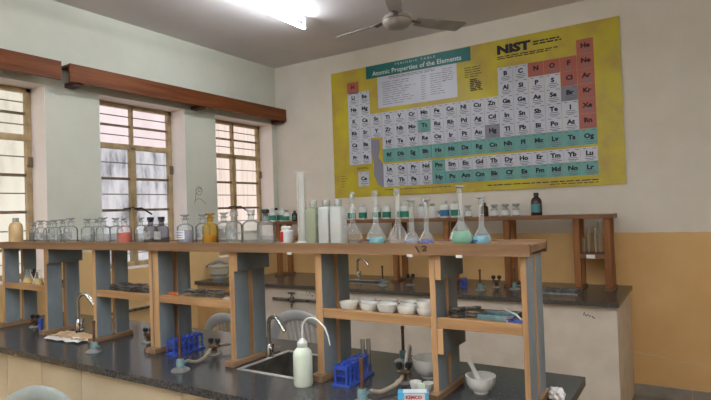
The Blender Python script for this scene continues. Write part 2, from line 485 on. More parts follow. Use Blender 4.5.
# conduit along the window wall under the sills
m = MB(); m.tube([(XL + 0.03, 1.0, 0.785), (XL + 0.03, 3.6, 0.775)], 0.012, 8)
for y in (1.6, 2.4, 3.2): m.box(XL, XL + 0.045, y - 0.012, y + 0.012, 0.765, 0.80)
tag(m.build('wall_pipe', 'iron', smooth=True), 'thin dark pipe running along the ochre wall below the windows', 'pipe')

# ---------------------------------------------------------------- ceiling light, fan
def tube_light():
    o = thing('tube_light')
    m = MB(); m.box(-0.011, 0.011, -0.61, 0.61, -0.025, 0.0); m.build('batten', 'batten', o, bevel=0.004)
    for s in (-1, 1):
        m = MB(); m.box(-0.011, 0.011, s * 0.61 - 0.01, s * 0.61 + 0.01, -0.118, -0.0); m.build('lamp_holder', 'batten', o, bevel=0.003)
    m = MB(); m.tube([(0, -0.598, -0.105), (0, 0.598, -0.105)], 0.014, 14); m.build('lamp_tube', 'tube', o, smooth=True)
    return o
G = 'fluorescent tube lights on the ceiling'
inst('tube', tube_light, (-2.86, 3.20, H), 'lit fluorescent tube light on the ceiling beside the fan', 'ceiling light', G)
for x, y in ((-2.86, 0.3), (-2.86, -1.2), (-1.8, -0.4), (-1.8, -1.9), (-0.8, 0.7), (-0.8, -0.7), (-0.8, -2.1), (0.4, 0.9), (0.4, -0.5), (0.4, -1.9), (1.2, 1.7), (1.2, 0.2)):  # extra tubes out of view, added to spread more light through the room
    inst('tube', tube_light, (x, y, H), 'unseen fluorescent tube light added on the ceiling to brighten the room', 'ceiling light', G)

FAN = Vector((-1.9125, 3.727, 0))
fan = thing('ceiling_fan', (FAN.x, FAN.y, H), 'grey three-bladed ceiling fan hanging above and before the poster', 'fan')
m = MB(); m.lathe([(0.012, -0.26), (0.012, 0.0)], n=12); m.build('downrod', 'fan', fan, smooth=True)
m = MB(); m.lathe([(0.012, -0.085), (0.05, -0.08), (0.058, -0.03), (0.06, 0.0)], n=20); m.build('canopy', 'fan', fan, smooth=True)
m = MB(); m.lathe([(0.012, -0.14), (0.03, -0.145), (0.055, -0.21), (0.06, -0.235)], n=20); m.build('lower_canopy', 'fan', fan, smooth=True)
m = MB(); m.lathe([(0.05, -0.225), (0.10, -0.235), (0.112, -0.252), (0.112, -0.283), (0.10, -0.30), (0.085, -0.316), (0.05, -0.326), (0.0, -0.328)], n=28)
mo = m.build('motor', 'fan', fan, smooth=True)
m = MB(); m.lathe([(0.1135, -0.262), (0.1145, -0.266), (0.1145, -0.270), (0.1135, -0.274)], n=28, close=False); m.build('trim_band', 'fan_dark', mo, smooth=True)
for k in range(3):
    a = math.radians(54 + 120 * k)
    ca, sa = math.cos(a), math.sin(a)
    def P(r, w, z): return (r * ca - w * sa, r * sa + w * ca, z)
    m = MB()
    vs = []; 
    for r, hw in ((0.16, 0.045), (0.30, 0.056), (0.48, 0.060), (0.585, 0.060), (0.60, 0.045)):
        for w in (-hw, hw):
            wz = -0.262 - w * 0.30
            ex = 0.0 if w < 0 or r < 0.55 else -0.03
            vs += [P(r + ex, w, wz), P(r + ex, w, wz + 0.004)]
    fs = []
    for i in range(4):
        a0, b0 = i * 4, i * 4 + 4
        fs += [(a0, b0, b0 + 2, a0 + 2), (a0 + 1, a0 + 3, b0 + 3, b0 + 1), (a0, a0 + 1, b0 + 1, b0), (a0 + 2, b0 + 2, b0 + 3, a0 + 3)]
    fs += [(0, 2, 3, 1), (16, 17, 19, 18)]
    m.add(vs, fs); bl = m.build('blade', 'fan', fan)
    m = MB(); m.tube([P(0.10, 0, -0.258), P(0.14, 0, -0.258), P(0.20, 0, -0.266)], [0.018, 0.022, 0.03], 8, flat=(0.3, 1)); m.build('blade_bracket', 'fan_dark', bl, smooth=True)

# ---------------------------------------------------------------- wall chart
PY = YB - 0.012
poster = thing('periodic_table_poster', (-1.94, YB, 1.71), 'large yellow periodic table wall chart with teal banner on the back wall', 'poster')
m = MB(); m.prism([(-3.383, 1.712), (-0.494, 1.712), (-0.494, 3.10), (-3.383, 3.085)], 1, PY, YB - 0.001); m.build('sheet', 'p_yellow', poster, local=False)
def rect(mb, x0, x1, z0, z1, lift, mi=0): mb.box(x0, x1, PY - lift, PY - 0.0002, z0, z1, mi)
m = MB(); rect(m, -2.932, -1.776, 2.955, 3.088, 0.003); m.build('banner', 'p_teal', poster, local=False)
m = MB(); rect(m, -2.797, -1.920, 2.628, 2.955, 0.002); m.build('data_panel', 'p_white', poster, local=False)
def pl(x, z, lift): return lambda u, v: (x + u, PY - lift, z + v)
m = MB()
text_into(m, 'P E R I O D I C   T A B L E', 0.030, pl(-2.36, 3.048, 0.0045), align='CENTER', xs=1.35)
text_into(m, 'Atomic Properties of the Elements', 0.066, pl(-2.36, 2.978, 0.0045), align='CENTER', bold=0.0012, xs=1.06)
m.build('title_lettering', 'p_textwhite', poster, local=False)
def lines(mb, x0, x1, z0, z1, n, th, lift, words=5, jag=0.3):
    """tiny illegible print as rows of short strokes"""
    for k in range(n):
        z = z1 - (k + 0.5) * (z1 - z0) / n
        x = x0
        end = x1 - random.uniform(0, jag) * (x1 - x0)
        while x < end:
            w = random.uniform(0.5, 1.4) * (x1 - x0) / words
            mb.box(x, min(x + w, end), PY - lift, PY - 0.0002, z - th / 2, z + th / 2)
            x += w + 0.25 * (x1 - x0) / words * random.uniform(0.5, 1)
random.seed(11)
m = MB()
lines(m, -2.74, -2.36, 2.65, 2.90, 11, 0.006, 0.003, 4, 0.4)
lines(m, -2.30, -2.24, 2.65, 2.90, 11, 0.006, 0.003, 1, 0.2)
lines(m, -2.20, -2.02, 2.68, 2.90, 10, 0.006, 0.003, 3, 0.4)
lines(m, -2.07, -1.95, 2.80, 2.93, 7, 0.006, 0.003, 2, 0.2)
lines(m, -2.66, -2.1, 2.915, 2.945, 2, 0.007, 0.003, 9, 0.1)
m.build('data_lettering', 'p_grey', poster, local=False)
m = MB()
text_into(m, 'NIST', 0.104, pl(-1.522, 2.965, 0.002), bold=0.0065, xs=1.38)
lines(m, -1.195, -0.915, 2.985, 3.03, 2, 0.013, 0.001, 6, 0.2)
lines(m, -1.52, -0.93, 2.91, 2.945, 2, 0.009, 0.001, 11, 0.2)
lines(m, -1.66, -0.70, 1.752, 1.772, 1, 0.009, 0.001, 18, 0.02)
lines(m, -1.10, -0.70, 1.732, 1.750, 1, 0.007, 0.001, 8, 0.02)
lines(m, -2.75, -1.9, 1.765, 1.782, 1, 0.006, 0.001, 18, 0.3)
lines(m, -1.842, -1.67, 2.79, 2.90, 5, 0.006, 0.001, 3, 0.3)
lines(m, -1.79, -1.67, 2.66, 2.78, 7, 0.011, 0.001, 2, 0.5)
lines(m, -3.29, -3.21, 1.82, 1.96, 5, 0.005, 0.001, 2, 0.4)
lines(m, -3.09, -2.93, 2.005, 2.03, 2, 0.005, 0.001, 3, 0.2)
m.build('small_lettering', 'p_black', poster, local=False)
TAB = ['H                                                  He',
       'Li Be                               B  C  N  O  F  Ne',
       'Na Mg                               Al Si P  S  Cl Ar',
       'K  Ca Sc Ti V  Cr Mn Fe Co Ni Cu Zn Ga Ge As Se Br Kr',
       'Rb Sr Y  Zr Nb Mo Tc Ru Rh Pd Ag Cd In Sn Sb Te I  Xe',
       'Cs Ba    Hf Ta W  Re Os Ir Pt Au Hg Tl Pb Bi Po At Rn',
       'Fr Ra    Rf Db Sg Bh Hs Mt Ds Rg Cn Nh Fl Mc Lv Ts Og']
FB = ['La Ce Pr Nd Pm Sm Eu Gd Tb Dy Ho Er Tm Yb Lu', 'Ac Th Pa U  Np Pu Am Cm Bk Cf Es Fm Md No Lr']
RED = 'H He N O F Ne Cl Ar Kr Xe Rn'.split(); GREY = ['Br', 'Hg']
AQUA = 'Tc Pm Rf Db Sg Bh Hs Mt Ds Rg Cn Nh Fl Mc Lv Ts Og Np Pu Am Cm Bk Cf Es Fm Md No Lr'.split()
cells = {'p_white': MB(), 'p_red': MB(), 'p_aqua': MB(), 'p_grey': MB()}
sym = MB(); rules = MB(); fine = MB()
X0, DX, Z0, DZ = -3.172, 0.1375, 2.962, 0.1275
def cell(s, x, ztop, h):
    k = 'p_red' if s in RED else 'p_grey' if s in GREY else 'p_aqua' if s in AQUA else 'p_white'
    cells[k].box(x, x + DX - 0.003, PY - 0.004, PY - 0.0002, ztop - h + 0.002, ztop)
    text_into(sym, s, 0.054, pl(x + 0.070, ztop - h * 0.57, 0.005), align='CENTER', bold=0.003, xs=1.12)
    for a, b, q in ((0.02, 0.045, 0.90), (0.095, 0.125, 0.9), (0.035, 0.11, 0.32), (0.03, 0.12, 0.19), (0.045, 0.10, 0.08)):
        fine.box(x + a, x + b, PY - 0.0048, PY - 0.004, ztop - h + h * q - 0.0028, ztop - h + h * q + 0.0028)
for r, row in enumerate(TAB):
    for c in range(18):
        s = row[c * 3:c * 3 + 2].strip()
        if s: cell(s, X0 + c * DX, Z0 - r * DZ - (0.012 if c < 1 and r == 0 else 0), DZ if r < 6 else 0.138)
for r, row in enumerate(FB):
    for c in range(15):
        cell(row[c * 3:c * 3 + 2].strip(), X0 + (c + 3) * DX, 2.04 - r * 0.119, 0.119)
cell('Ce', -3.07, 1.978, 0.155)
for k, b in cells.items(): b.build('tile_pattern', k, poster, local=False)
# the folded band leading from the third column down to the two lower rows
m = MB()
rib = [(-2.897, 2.31), (-2.80, 2.305), (-2.80, 2.20), (-2.815, 2.12), (-2.765, 2.04), (-2.765, 1.80), (-2.83, 1.83), (-2.875, 1.93), (-2.872, 2.06), (-2.897, 2.16)]
m.prism(rib, 1, PY - 0.003, PY - 0.0002); m.build('folded_band', 'p_grey', poster, local=False)
sym.build('symbol_lettering', 'p_black', poster, local=False)
fine.build('cell_lettering', 'p_line', poster, local=False)

# ---------------------------------------------------------------- benches
def slab(x0, x1, y0, y1, z0, z1, holes):
    m = MB(); x = x0
    for a, b, c, d in sorted(holes):
        m.box(x, a, y0, y1, z0, z1)
        m.box(a, b, y0, c, z0, z1); m.box(a, b, d, y1, z0, z1)
        x = b
    m.box(x, x1, y0, y1, z0, z1)
    return m
SINK = (-1.70, -1.37, 1.735, 2.05)
FSINK = (-2.95, -2.54, 4.38, 4.57)
BT = 0.9
m = slab(-4.0, -0.395, 1.468, 2.245, 0.868, BT, [SINK])
tag(m.build('worktop', 'granite'), 'long dark polished granite worktop of the nearer laboratory bench', 'worktop')
units = [(-3.96, -3.22, 2, 'cream cabinet under the granite worktop, first unit at the window end'),
         (-3.22, -2.52, 2, 'cream two-door cabinet under the worktop, behind the grey plastic chair'),
         (-2.52, -1.81, 1, 'cream cabinet with one wide panel under the middle of the worktop'),
         (-1.81, -1.12, 1, 'cream cabinet under the worktop below the sink'),
         (-1.12, -0.412, 1, 'cream cabinet under the worktop, last unit at the aisle end')]
for x0, x1, nd, lab in units:
    o = thing('bench_cabinet', ((x0 + x1) / 2, 1.86, 0), lab, 'cabinet', 'cream cabinets under the granite worktop')
    m = MB()
    t = 0.02; y0, y1 = 1.52, 2.21
    m.box(x0, x0 + t, y0, y1, 0, 0.866); m.box(x1 - t, x1, y0, y1, 0, 0.866); m.box(x0 + t, x1 - t, y1 - t, y1, 0, 0.866); m.box(x0 + t, x1 - t, y0, y1 - t, 0, 0.08)
    m.box(x0 + t, x1 - t, y0, y0 + 0.01, 0.08, 0.866, 1)
    m.build('body', ['cabinet', 'gap'], o, local=False)
    w = (x1 - x0) / nd
    for k in range(nd):
        m = MB(); m.box(x0 + k * w + 0.004, x0 + (k + 1) * w - 0.004, 1.50, 1.518, 0.07, 0.862)
        m.build('door', 'cabinet', o, bevel=0.002, local=False)

far = thing('wall_bench', (-2.3, YB, 0), 'whitewashed masonry bench with dark stone top against the back wall', 'bench')
m = MB()
m.box(-4.19, -0.505, 4.12, YB - 0.002, 0, 0.60); m.box(-4.19, FSINK[0] - 0.02, 4.12, YB - 0.002, 0.60, 0.849); m.box(FSINK[1] + 0.02, -0.505, 4.12, YB - 0.002, 0.60, 0.849)
m.box(FSINK[0] - 0.02, FSINK[1] + 0.02, 4.12, 4.36, 0.60, 0.849)
m.build('plinth', 'plinth', far, local=False)
m = slab(-4.19, -0.485, 4.07, YB - 0.002, 0.85, 0.88, [FSINK]); m.build('stone_top', 'granite_far', far, local=False)
m = MB()
def on_far(pp): return [(x, 4.1195, z) for x, z in pp]
for pp in ([(-0.72, 0.775), (-0.715, 0.80), (-0.705, 0.77)], [(-0.70, 0.77), (-0.69, 0.785), (-0.68, 0.765), (-0.675, 0.78)], [(-0.665, 0.775), (-0.66, 0.765), (-0.645, 0.758)]):
    m.tube(on_far(pp), 0.003, 5)
m.build('ink_scribble', 'ink', far, local=False)
random.seed(5)
m = MB()
for k in range(16):
    x, z = random.uniform(-3.22, -2.95), random.uniform(0.775, 0.82)
    r = random.uniform(0.002, 0.005); m.lathe([(r, 0), (r * 0.9, 0.0008)], n=7)
    n = 14
    for q in range(len(m.v) - n, len(m.v)):
        px, py, pz = m.v[q]; m.v[q] = (x + px, 4.12 - pz, z + py * random.uniform(1, 1.6))
m.build('dark_spatter', 'ink', far, local=False)

side = thing('side_cabinet', (-3.93, 3.86, 0), 'low ochre cupboard with grey stone top by the window wall, carrying the glass dish', 'cabinet')
m = MB(); m.box(-4.195, -3.74, 3.70, 4.066, 0, 0.90); m.build('body', 'side_plinth', side, local=False)
m = MB(); m.box(-4.195, -3.70, 3.665, 4.066, 0.90, 0.935); m.build('stone_top', 'granite_far', side, bevel=0.003, local=False)

def steel_sink(name, b, top, depth, lab):
    x0, x1, y0, y1 = b
    o = thing(name, ((x0 + x1) / 2, (y0 + y1) / 2, top), lab, 'sink')
    m = MB(); e = 0.018; t = 0.003
    m.box(x0 - e, x1 + e, y0 - e, y0 + t, top + 0.0005, top + 0.004); m.box(x0 - e, x1 + e, y1 - t, y1 + e, top + 0.0005, top + 0.004)
    m.box(x0 - e, x0 + t, y0 + t, y1 - t, top + 0.0005, top + 0.004); m.box(x1 - t, x1 + e, y0 + t, y1 - t, top + 0.0005, top + 0.004)
    m.build('rim', 'steel', o, bevel=0.0015, local=False)
    m = MB(); g = 0.001
    xa, xb, yc, yd = x0 + g, x1 - g, y0 + g, y1 - g
    m.box(xa, xa + t, yc, yd, top - depth, top); m.box(xb - t, xb, yc, yd, top - depth, top)
    m.box(xa + t, xb - t, yc, yc + t, top - depth, top); m.box(xa + t, xb - t, yd - t, yd, top - depth, top)
    m.box(xa, xb, yc, yd, top - depth - t, top - depth)
    bs = m.build('basin', 'basin_steel', o, local=False)
    m = MB(); m.lathe([(0.03, 0), (0.03, 0.002), (0.015, 0.003)], ((x0 + x1) / 2, (y0 + y1) / 2, top - depth), 16); m.build('drain', 'black_metal', bs, local=False)
    return o
steel_sink('sink', SINK, BT, 0.16, 'steel sink set in the nearer worktop behind the wash bottle')
steel_sink('sink', FSINK, 0.88, 0.16, 'shallow-looking steel sink set in the far bench before the wall')

def swan_tap():
    o = thing('water_tap')
    m = MB(); m.lathe([(0.026, 0), (0.026, 0.008), (0.018, 0.014), (0.016, 0.06), (0.012, 0.066)], n=18); m.build('base', 'chrome', o, smooth=True)
    pts = [(0, 0, 0.06), (0, 0, 0.165)] + [(0.04 - 0.04 * math.cos(a), 0, 0.165 + 0.035 * math.sin(a)) for a in [PI * k / 12 for k in range(1, 9)]] + [(0.095, 0, 0.158), (0.115, 0, 0.134)]
    m = MB(); m.tube(pts, 0.0105, 14); m.build('spout', 'chrome', o, smooth=True)
    m = MB(); m.tube([(0.012, -0.004, 0.04), (0.035, -0.012, 0.048)], 0.01, 10); m.tube([(0.035, -0.012, 0.03), (0.042, -0.014, 0.075)], 0.005, 8); m.build('handle', 'chrome', o, smooth=True)
    return o
inst('tap', swan_tap, (-1.718, 1.93, BT), 'chrome swan-neck tap beside the sink behind the wash bottle', 'tap', scale=(0.82, 1, 0.95))
PROTO['tap'].location = (-1.722, 1.94, BT)
inst('tap', swan_tap, (-3.19, 1.89, BT), 'chrome swan-neck tap standing behind the brown packing paper', 'tap', rz=0.25, scale=1.12)
inst('tap', swan_tap, (-2.98, 4.735, 0.88), 'chrome swan-neck tap at the far bench sink, before the ochre wall', 'tap', rz=-0.2, scale=(1.3, 1, 1.0))

# water pipe with a stopcock on the front of the far bench
o = thing('water_pipe', (-3.1, 4.10, 0.73), 'dark water pipe with a stopcock along the front of the far bench', 'pipe')
m = MB(); m.tube([(-3.57, 4.095, 0.737), (-2.45, 4.095, 0.735)], 0.014, 10); m.build('pipe', 'iron', o, smooth=True, local=False)
m = MB(); m.lathe([(0.02, -0.03), (0.024, -0.01), (0.024, 0.01), (0.02, 0.03)], (-3.33, 4.09, 0.737), 12); m.tube([(-3.33, 4.085, 0.77), (-3.33, 4.085, 0.80)], 0.008, 8); m.tube([(-3.37, 4.085, 0.80), (-3.29, 4.085, 0.80)], 0.008, 8); m.tube([(-3.33, 4.085, 0.70), (-3.33, 4.08, 0.66)], 0.01, 8)
m.build('stopcock', 'iron', o, smooth=True, local=False)
m = MB(); m.box(-2.90, -2.84, 4.08, 4.118, 0.75, 0.82); m.prism([(-2.93, 0.75), (-2.82, 0.75), (-2.85, 0.83), (-2.90, 0.83)], 1, 4.075, 4.118); m.build('junction_box', 'black_metal', o, local=False)

# ---------------------------------------------------------------- the long reagent rack
RZ0, RZ1 = 1.405, 1.445
Y0, Y1 = 1.76, 1.96
def post(mb, x0, x1, y0, y1, z0, z1, lean=0.0):
    i = len(mb.v)
    mb.box(x0, x1, y0, y1, z0, z1, 0, sides=1)
    if lean:
        for k in range(i, i + 8):
            x, y, z = mb.v[k]; mb.v[k] = (x, y + lean * (z1 - z) / (z1 - z0) * (1 if y > (y0 + y1) / 2 else 0), z)
def reagent_rack(label, xa, xb, posts, shelves, top_boards, low_boards, tags):
    o = thing('reagent_rack', ((xa + xb) / 2, 1.87, BT), label, 'rack', 'long wooden reagent racks on the nearer worktop')
    m = MB(); m.box(xa, xb, 1.745, 1.965, RZ0 + 0.012, RZ1 - 0.005); m.box(xa, xb, 1.737, 1.755, RZ0, RZ1 + 0.001); m.box(xa, xb, 1.955, 1.972, RZ0, RZ1 + 0.001)
    tb = m.build('top_board', 'wood_x', o, bevel=0.0015, local=False)
    for x0, x1 in posts:
        for (a, b) in ((Y0, 1.85), (1.875, Y1)):
            m = MB(); post(m, x0, x1, a, b, BT + 0.026, RZ0 - 0.0005)
            m.build('post', ['wood_z', 'paint_blue'], o, bevel=0.0015, local=False)
        m = MB(); m.box(x0 - (0.012 if x0 < -2.35 or x0 > -2.3 else 0.002), x1 + (0.008 if x0 < -2.35 or x0 > -2.3 else 0.001), Y0 - 0.03, Y1 + 0.02, BT + 0.0005, BT + 0.0255)
        m.build('base_rail', 'wood_y', o, bevel=0.002, local=False)
    for x0, x1 in shelves:
        m = MB(); m.box(x0, x1, Y0 + 0.004, Y1 - 0.012, 1.158, 1.172)
        sh = m.build('shelf', 'wood_shelf', o, local=False)
        m = MB(); m.box(x0, x1, Y0 + 0.002, Y0 + 0.022, 1.150, 1.186); m.build('front_edge', 'wood_shelf', sh, bevel=0.0015, local=False)
        m = MB(); m.box(x0, x1, Y1 - 0.012, Y1 + 0.002, 1.150, 1.190); m.build('back_edge', 'wood_x', sh, bevel=0.0015, local=False)
    for x in top_boards:
        m = MB(); m.box(x, x + 0.022, Y0 - 0.002, Y1 + 0.01, 1.318, RZ0 - 0.001, 0, sides=1); m.build('cross_board', ['wood_z', 'paint_dark'], o, bevel=0.0015, local=False)
    for x in low_boards:
        m = MB(); m.box(x, x + 0.022, Y0 - 0.002, Y1 + 0.01, 1.06, 1.149, 0, sides=1); m.build('cross_board', ['wood_z', 'paint_dark'], o, bevel=0.0015, local=False)
    for x in tags:
        m = MB(); m.box(x, x + 0.022, 1.7355, 1.7369, RZ0 - 0.006, RZ0 + 0.004); m.build('paper_tag', 'white_label', tb, local=False)
    return o, tb
reagent_rack('long wooden reagent rack with blue-painted posts, its window-end half', -3.97, -2.3195,
             [(-3.815, -3.785), (-3.318, -3.286), (-2.826, -2.797), (-2.345, -2.321)],
             [(-3.784, -3.319), (-2.796, -2.346)], [-3.285], [], [])
rk, tb = reagent_rack('long wooden reagent rack marked 12, its aisle-end half with the coloured flasks', -2.3190, -0.455,
             [(-2.316, -2.272), (-1.788, -1.757), (-1.311, -1.278), (-0.812, -0.790), (-0.492, -0.474)],
             [(-2.271, -1.789), (-1.277, -0.813), (-0.789, -0.493)], [-1.756, -0.789], [-0.789], [-1.43, -0.885, -0.70])
m = MB()
f = lambda x, z: (lambda u, v: (x + u, 1.7365, z + v))
m.tube([(-0.850, 1.7365, 1.437), (-0.836, 1.7365, 1.415)], 0.0022, 5)
m.tube([(-0.826, 1.7365, 1.436), (-0.814, 1.7365, 1.438), (-0.808, 1.7365, 1.432), (-0.820, 1.7365, 1.424), (-0.822, 1.7365, 1.421), (-0.808, 1.7365, 1.422)], 0.0022, 5)
m.build('painted_number', 'ink', tb, local=False)

# the shorter varnished rack on the far bench
FZ = 0.88
fr = thing('reagent_rack', (-2.3, 4.73, FZ), 'brown varnished reagent rack on the far bench below the poster', 'rack')
m = MB(); m.box(-4.185, -0.562, 4.60, 4.86, 1.442, 1.476); m.build('top_board', 'varnish_x', fr, bevel=0.002, local=False)
FP = (-3.93, -2.48, -1.95, -1.40, -0.838, -0.612)
for x in FP:
    for ya, yb in ((4.62, 4.665), (4.80, 4.845)):
        m = MB(); m.box(x - 0.025, x + 0.025, ya, yb, FZ + 0.0205, 1.4415); m.build('post', 'varnish', fr, bevel=0.002, local=False)
    m = MB(); m.box(x - 0.032, x + 0.032, 4.59, 4.87, FZ + 0.0005, FZ + 0.02); m.build('base_rail', 'varnish_x', fr, bevel=0.002, local=False)
m = MB(); m.box(-0.812, -0.638, 4.615, 4.845, 1.130, 1.166); fs_ = m.build('shelf', 'varnish_x', fr, bevel=0.002, local=False)
m = MB(); m.box(-0.768, -0.703, 4.6125, 4.6145, 1.130, 1.160); m.build('paper_tag', 'white_label', fs_, local=False)

# ---------------------------------------------------------------- glassware
def shape(prof, n=22):
    m = MB(); m.lathe(prof, n=n); return m

def reagent_bottle(glass='glass', stop='stopper', r=0.036, h=0.100, liq=None, fill=0.0, lab=None, flat=True):
    """narrow-mouth bottle with shoulder, neck, lip and stopper"""
    def mk():
        o = thing('reagent_bottle')
        m = MB(); m.lathe([(0.0, 0.002), (r * 0.93, 0.0), (r, 0.005), (r, h * 0.70), (r * 0.93, h * 0.79), (r * 0.62, h * 0.88), (0.0135, h * 0.92), (0.0125, h * 1.10), (0.0195, h * 1.13), (0.0195, h * 1.16), (0.0125, h * 1.165)], n=22, close=False)
        m.build('glass_body', glass, o, smooth=True)
        m = MB()
        if flat:
            m.lathe([(0.010, h * 1.08), (0.011, h * 1.19), (0.008, h * 1.22), (0.022, h * 1.30), (0.0235, h * 1.325), (0.022, h * 1.345)], n=18)
        else:
            m.lathe([(0.0105, h * 1.08), (0.0115, h * 1.17), (0.017, h * 1.19), (0.0175, h * 1.32), (0.014, h * 1.345)], n=18)
        m.build('stopper', stop, o, smooth=True)
        if liq:
            q = r - 0.0025
            m = MB(); m.lathe([(q * 0.94, 0.004), (q, 0.008), (q, h * fill)], n=22); m.build('contents', liq, o, smooth=True)
        if lab:
            paper(o, r, 0.2 * h, 0.6 * h, -2.3, 1.5, lab)
        return o
    return mk

def paper(o, r, z0, z1, a0, span, mat, name='paper_label'):
    """a label wrapped on a round bottle"""
    m = MB(); n = 10; vs = []; fs = []
    for k in range(n + 1):
        a = a0 + span * k / n
        for z in (z0, z1):
            for rr in (r + 0.0004, r + 0.0010):
                vs.append((rr * math.cos(a), rr * math.sin(a), z))
    for k in range(n):
        b = k * 4
        fs += [(b, b + 4, b + 6, b + 2), (b + 1, b + 3, b + 7, b + 5), (b, b + 1, b + 5, b + 4), (b + 2, b + 6, b + 7, b + 3)]
    fs += [(0, 2, 3, 1), (n * 4, n * 4 + 1, n * 4 + 3, n * 4 + 2)]
    m.add(vs, fs)
    return m.build(name, mat, o, smooth=False)

RT = RZ1 - 0.0045
GB = 'glass reagent bottles on the long rack'
def rb(key, mk, x, y, label, scale=1.0, rz=0.0, cat='bottle'):
    return inst(key, mk, (x, y, RT), label, cat, GB, rz, scale)

def tan_bottle():
    o = thing('plastic_bottle')
    m = MB(); m.lathe([(0.036, 0), (0.040, 0.006), (0.040, 0.095), (0.034, 0.118), (0.018, 0.130), (0.016, 0.134)], n=22); m.build('body', 'tan_plastic', o, smooth=True)
    m = MB(); m.lathe([(0.0175, 0.131), (0.018, 0.133), (0.018, 0.153), (0.016, 0.156)], n=18); m.build('screw_cap', 'cap_grey', o, smooth=True)
    return o
inst('tanb', tan_bottle, (-3.715, 1.80, RT), 'opaque tan plastic bottle at the window end of the long rack top', 'bottle')
rb('residue', reagent_bottle('glass_dusty', 'stopper', 0.029, 0.092, 'liq_dark', 0.62), -3.70, 1.905, 'small clear bottle with dark contents, beside the tan plastic bottle')
clear = reagent_bottle('glass', 'stopper', 0.0355, 0.100, 'liq_cloudy', 0.45)
plain = reagent_bottle('glass', 'stopper', 0.0355, 0.100, None, 0, 'grey_label')
rb('plain', plain, -3.418, 1.80, 'clear bottle with flat stopper, first of the five right of the tan bottle', 1.0, 0.6)
rb('clear', clear, -3.500, 1.895, 'clear bottle with flat stopper, second of the five right of the tan bottle', 0.97)
rb('plain', plain, -3.262, 1.80, 'clear bottle with flat stopper, middle of the five right of the tan bottle', 1.0, 0.3)
rb('clear', clear, -3.341, 1.895, 'clear bottle with flat stopper, fourth of the five right of the tan bottle', 1.02)
rb('plain', plain, -3.094, 1.80, 'clear bottle with faded label, last and widest of the five near the tan bottle', 1.06, 0.4)
rb('clear', clear, -2.925, 1.80, 'clear half-full bottle, first of three standing left of the window mullion', 1.0)
rb('plain', plain, -2.985, 1.895, 'clear bottle with faded label, middle of three before the window', 1.0, 0.2)
rb('clear', clear, -2.779, 1.80, 'clear half-full bottle, third of three, two places left of the orange liquid', 1.04)
rb('clear', clear, -2.804, 1.895, 'clear bottle standing directly left of the orange liquid bottle', 1.0)
rb('orange', reagent_bottle('glass', 'stopper', 0.0375, 0.100, 'liq_orange', 0.55), -2.592, 1.80, 'clear bottle half full of bright orange liquid', 1.0)
rb('clear', clear, -2.586, 1.895, 'clear bottle directly right of the orange liquid bottle, before the window', 0.98)
dark = reagent_bottle('glass_grey', 'black_cap', 0.0355, 0.098, None, 0, 'grey_label', False)
rb('dark', dark, -2.374, 1.80, 'grey tinted bottle with black stopper, left one of the pair', 1.0)
rb('dark', dark, -2.290, 1.80, 'grey tinted bottle with black stopper, right one of the pair', 1.0)
o = rb('bluewriting', reagent_bottle('glass', 'stopper', 0.039, 0.103, 'liq_pale', 0.6, 'white_label'), -2.115, 1.80, 'clear bottle with a white label ruled in blue writing', 1.0)
for z in (0.028, 0.038, 0.050):
    paper(o, 0.0400, z, z + 0.003, -2.2, 1.2, 'blue_ink', 'ink_line')
rb('plain', plain, -2.095, 1.893, 'clear small bottle with wide disc stopper, left of the amber bottle', 1.02, 0.5)
rb('amber', reagent_bottle('glass_amber', 'glass_amber', 0.0365, 0.104, 'liq_yellow', 0.35), -1.942, 1.80, 'yellow amber glass bottle among the clear ones', 1.0)
rb('clear2', reagent_bottle('glass_dusty', 'stopper', 0.0365, 0.104, 'liq_cloudy', 0.7, 'grey_label'), -1.950, 1.895, 'dusty clear bottle with grey label, just right of the amber bottle', 1.02)
rb('cork', reagent_bottle('glass_dusty', 'stopper', 0.037, 0.108, None, 0, 'grey_label', False), -1.788, 1.80, 'dusty bottle with blocky stopper, second right of the amber bottle', 1.02, 0.3)
rb('big', reagent_bottle('glass_dusty', 'stopper', 0.0395, 0.110, 'liq_cloudy', 0.5, None, False), -1.693, 1.81, 'large dusty clear bottle, left of the black-capped one', 1.02)
rb('bcap', reagent_bottle('glass', 'black_cap', 0.0375, 0.108, 'liq_cloudy', 0.3, None, False), -1.598, 1.80, 'clear bottle with small black cap, left of the red jar', 1.02)

def red_jar():
    o = thing('label_jar')
    m = MB(); m.lathe([(0.027, 0), (0.029, 0.004), (0.029, 0.050), (0.022, 0.056)], n=20); m.build('body', 'white_label', o, smooth=True)
    m = MB(); m.lathe([(0.024, 0.0562), (0.025, 0.058), (0.025, 0.070), (0.022, 0.072)], n=20); m.build('lid', 'white_plastic', o, smooth=True)
    paper(o, 0.029, 0.004, 0.050, -2.75, 1.3, 'red')
    return o
inst('rjar', red_jar, (-1.522, 1.85, RT), 'small white jar with red label, left of the tall measuring cylinder', 'jar')
o = thing('wooden_clamp', (-1.468, 1.87, RT), 'tiny wooden clip lying left of the tall measuring cylinder', 'clip')
m = MB(); m.box(-0.025, 0.025, -0.008, 0.008, 0, 0.009); m.box(-0.025, -0.017, -0.008, 0.008, 0.009, 0.028); m.box(0.012, 0.02, -0.008, 0.008, 0.009, 0.022); m.build('jaw', 'wood_y', o, bevel=0.001)

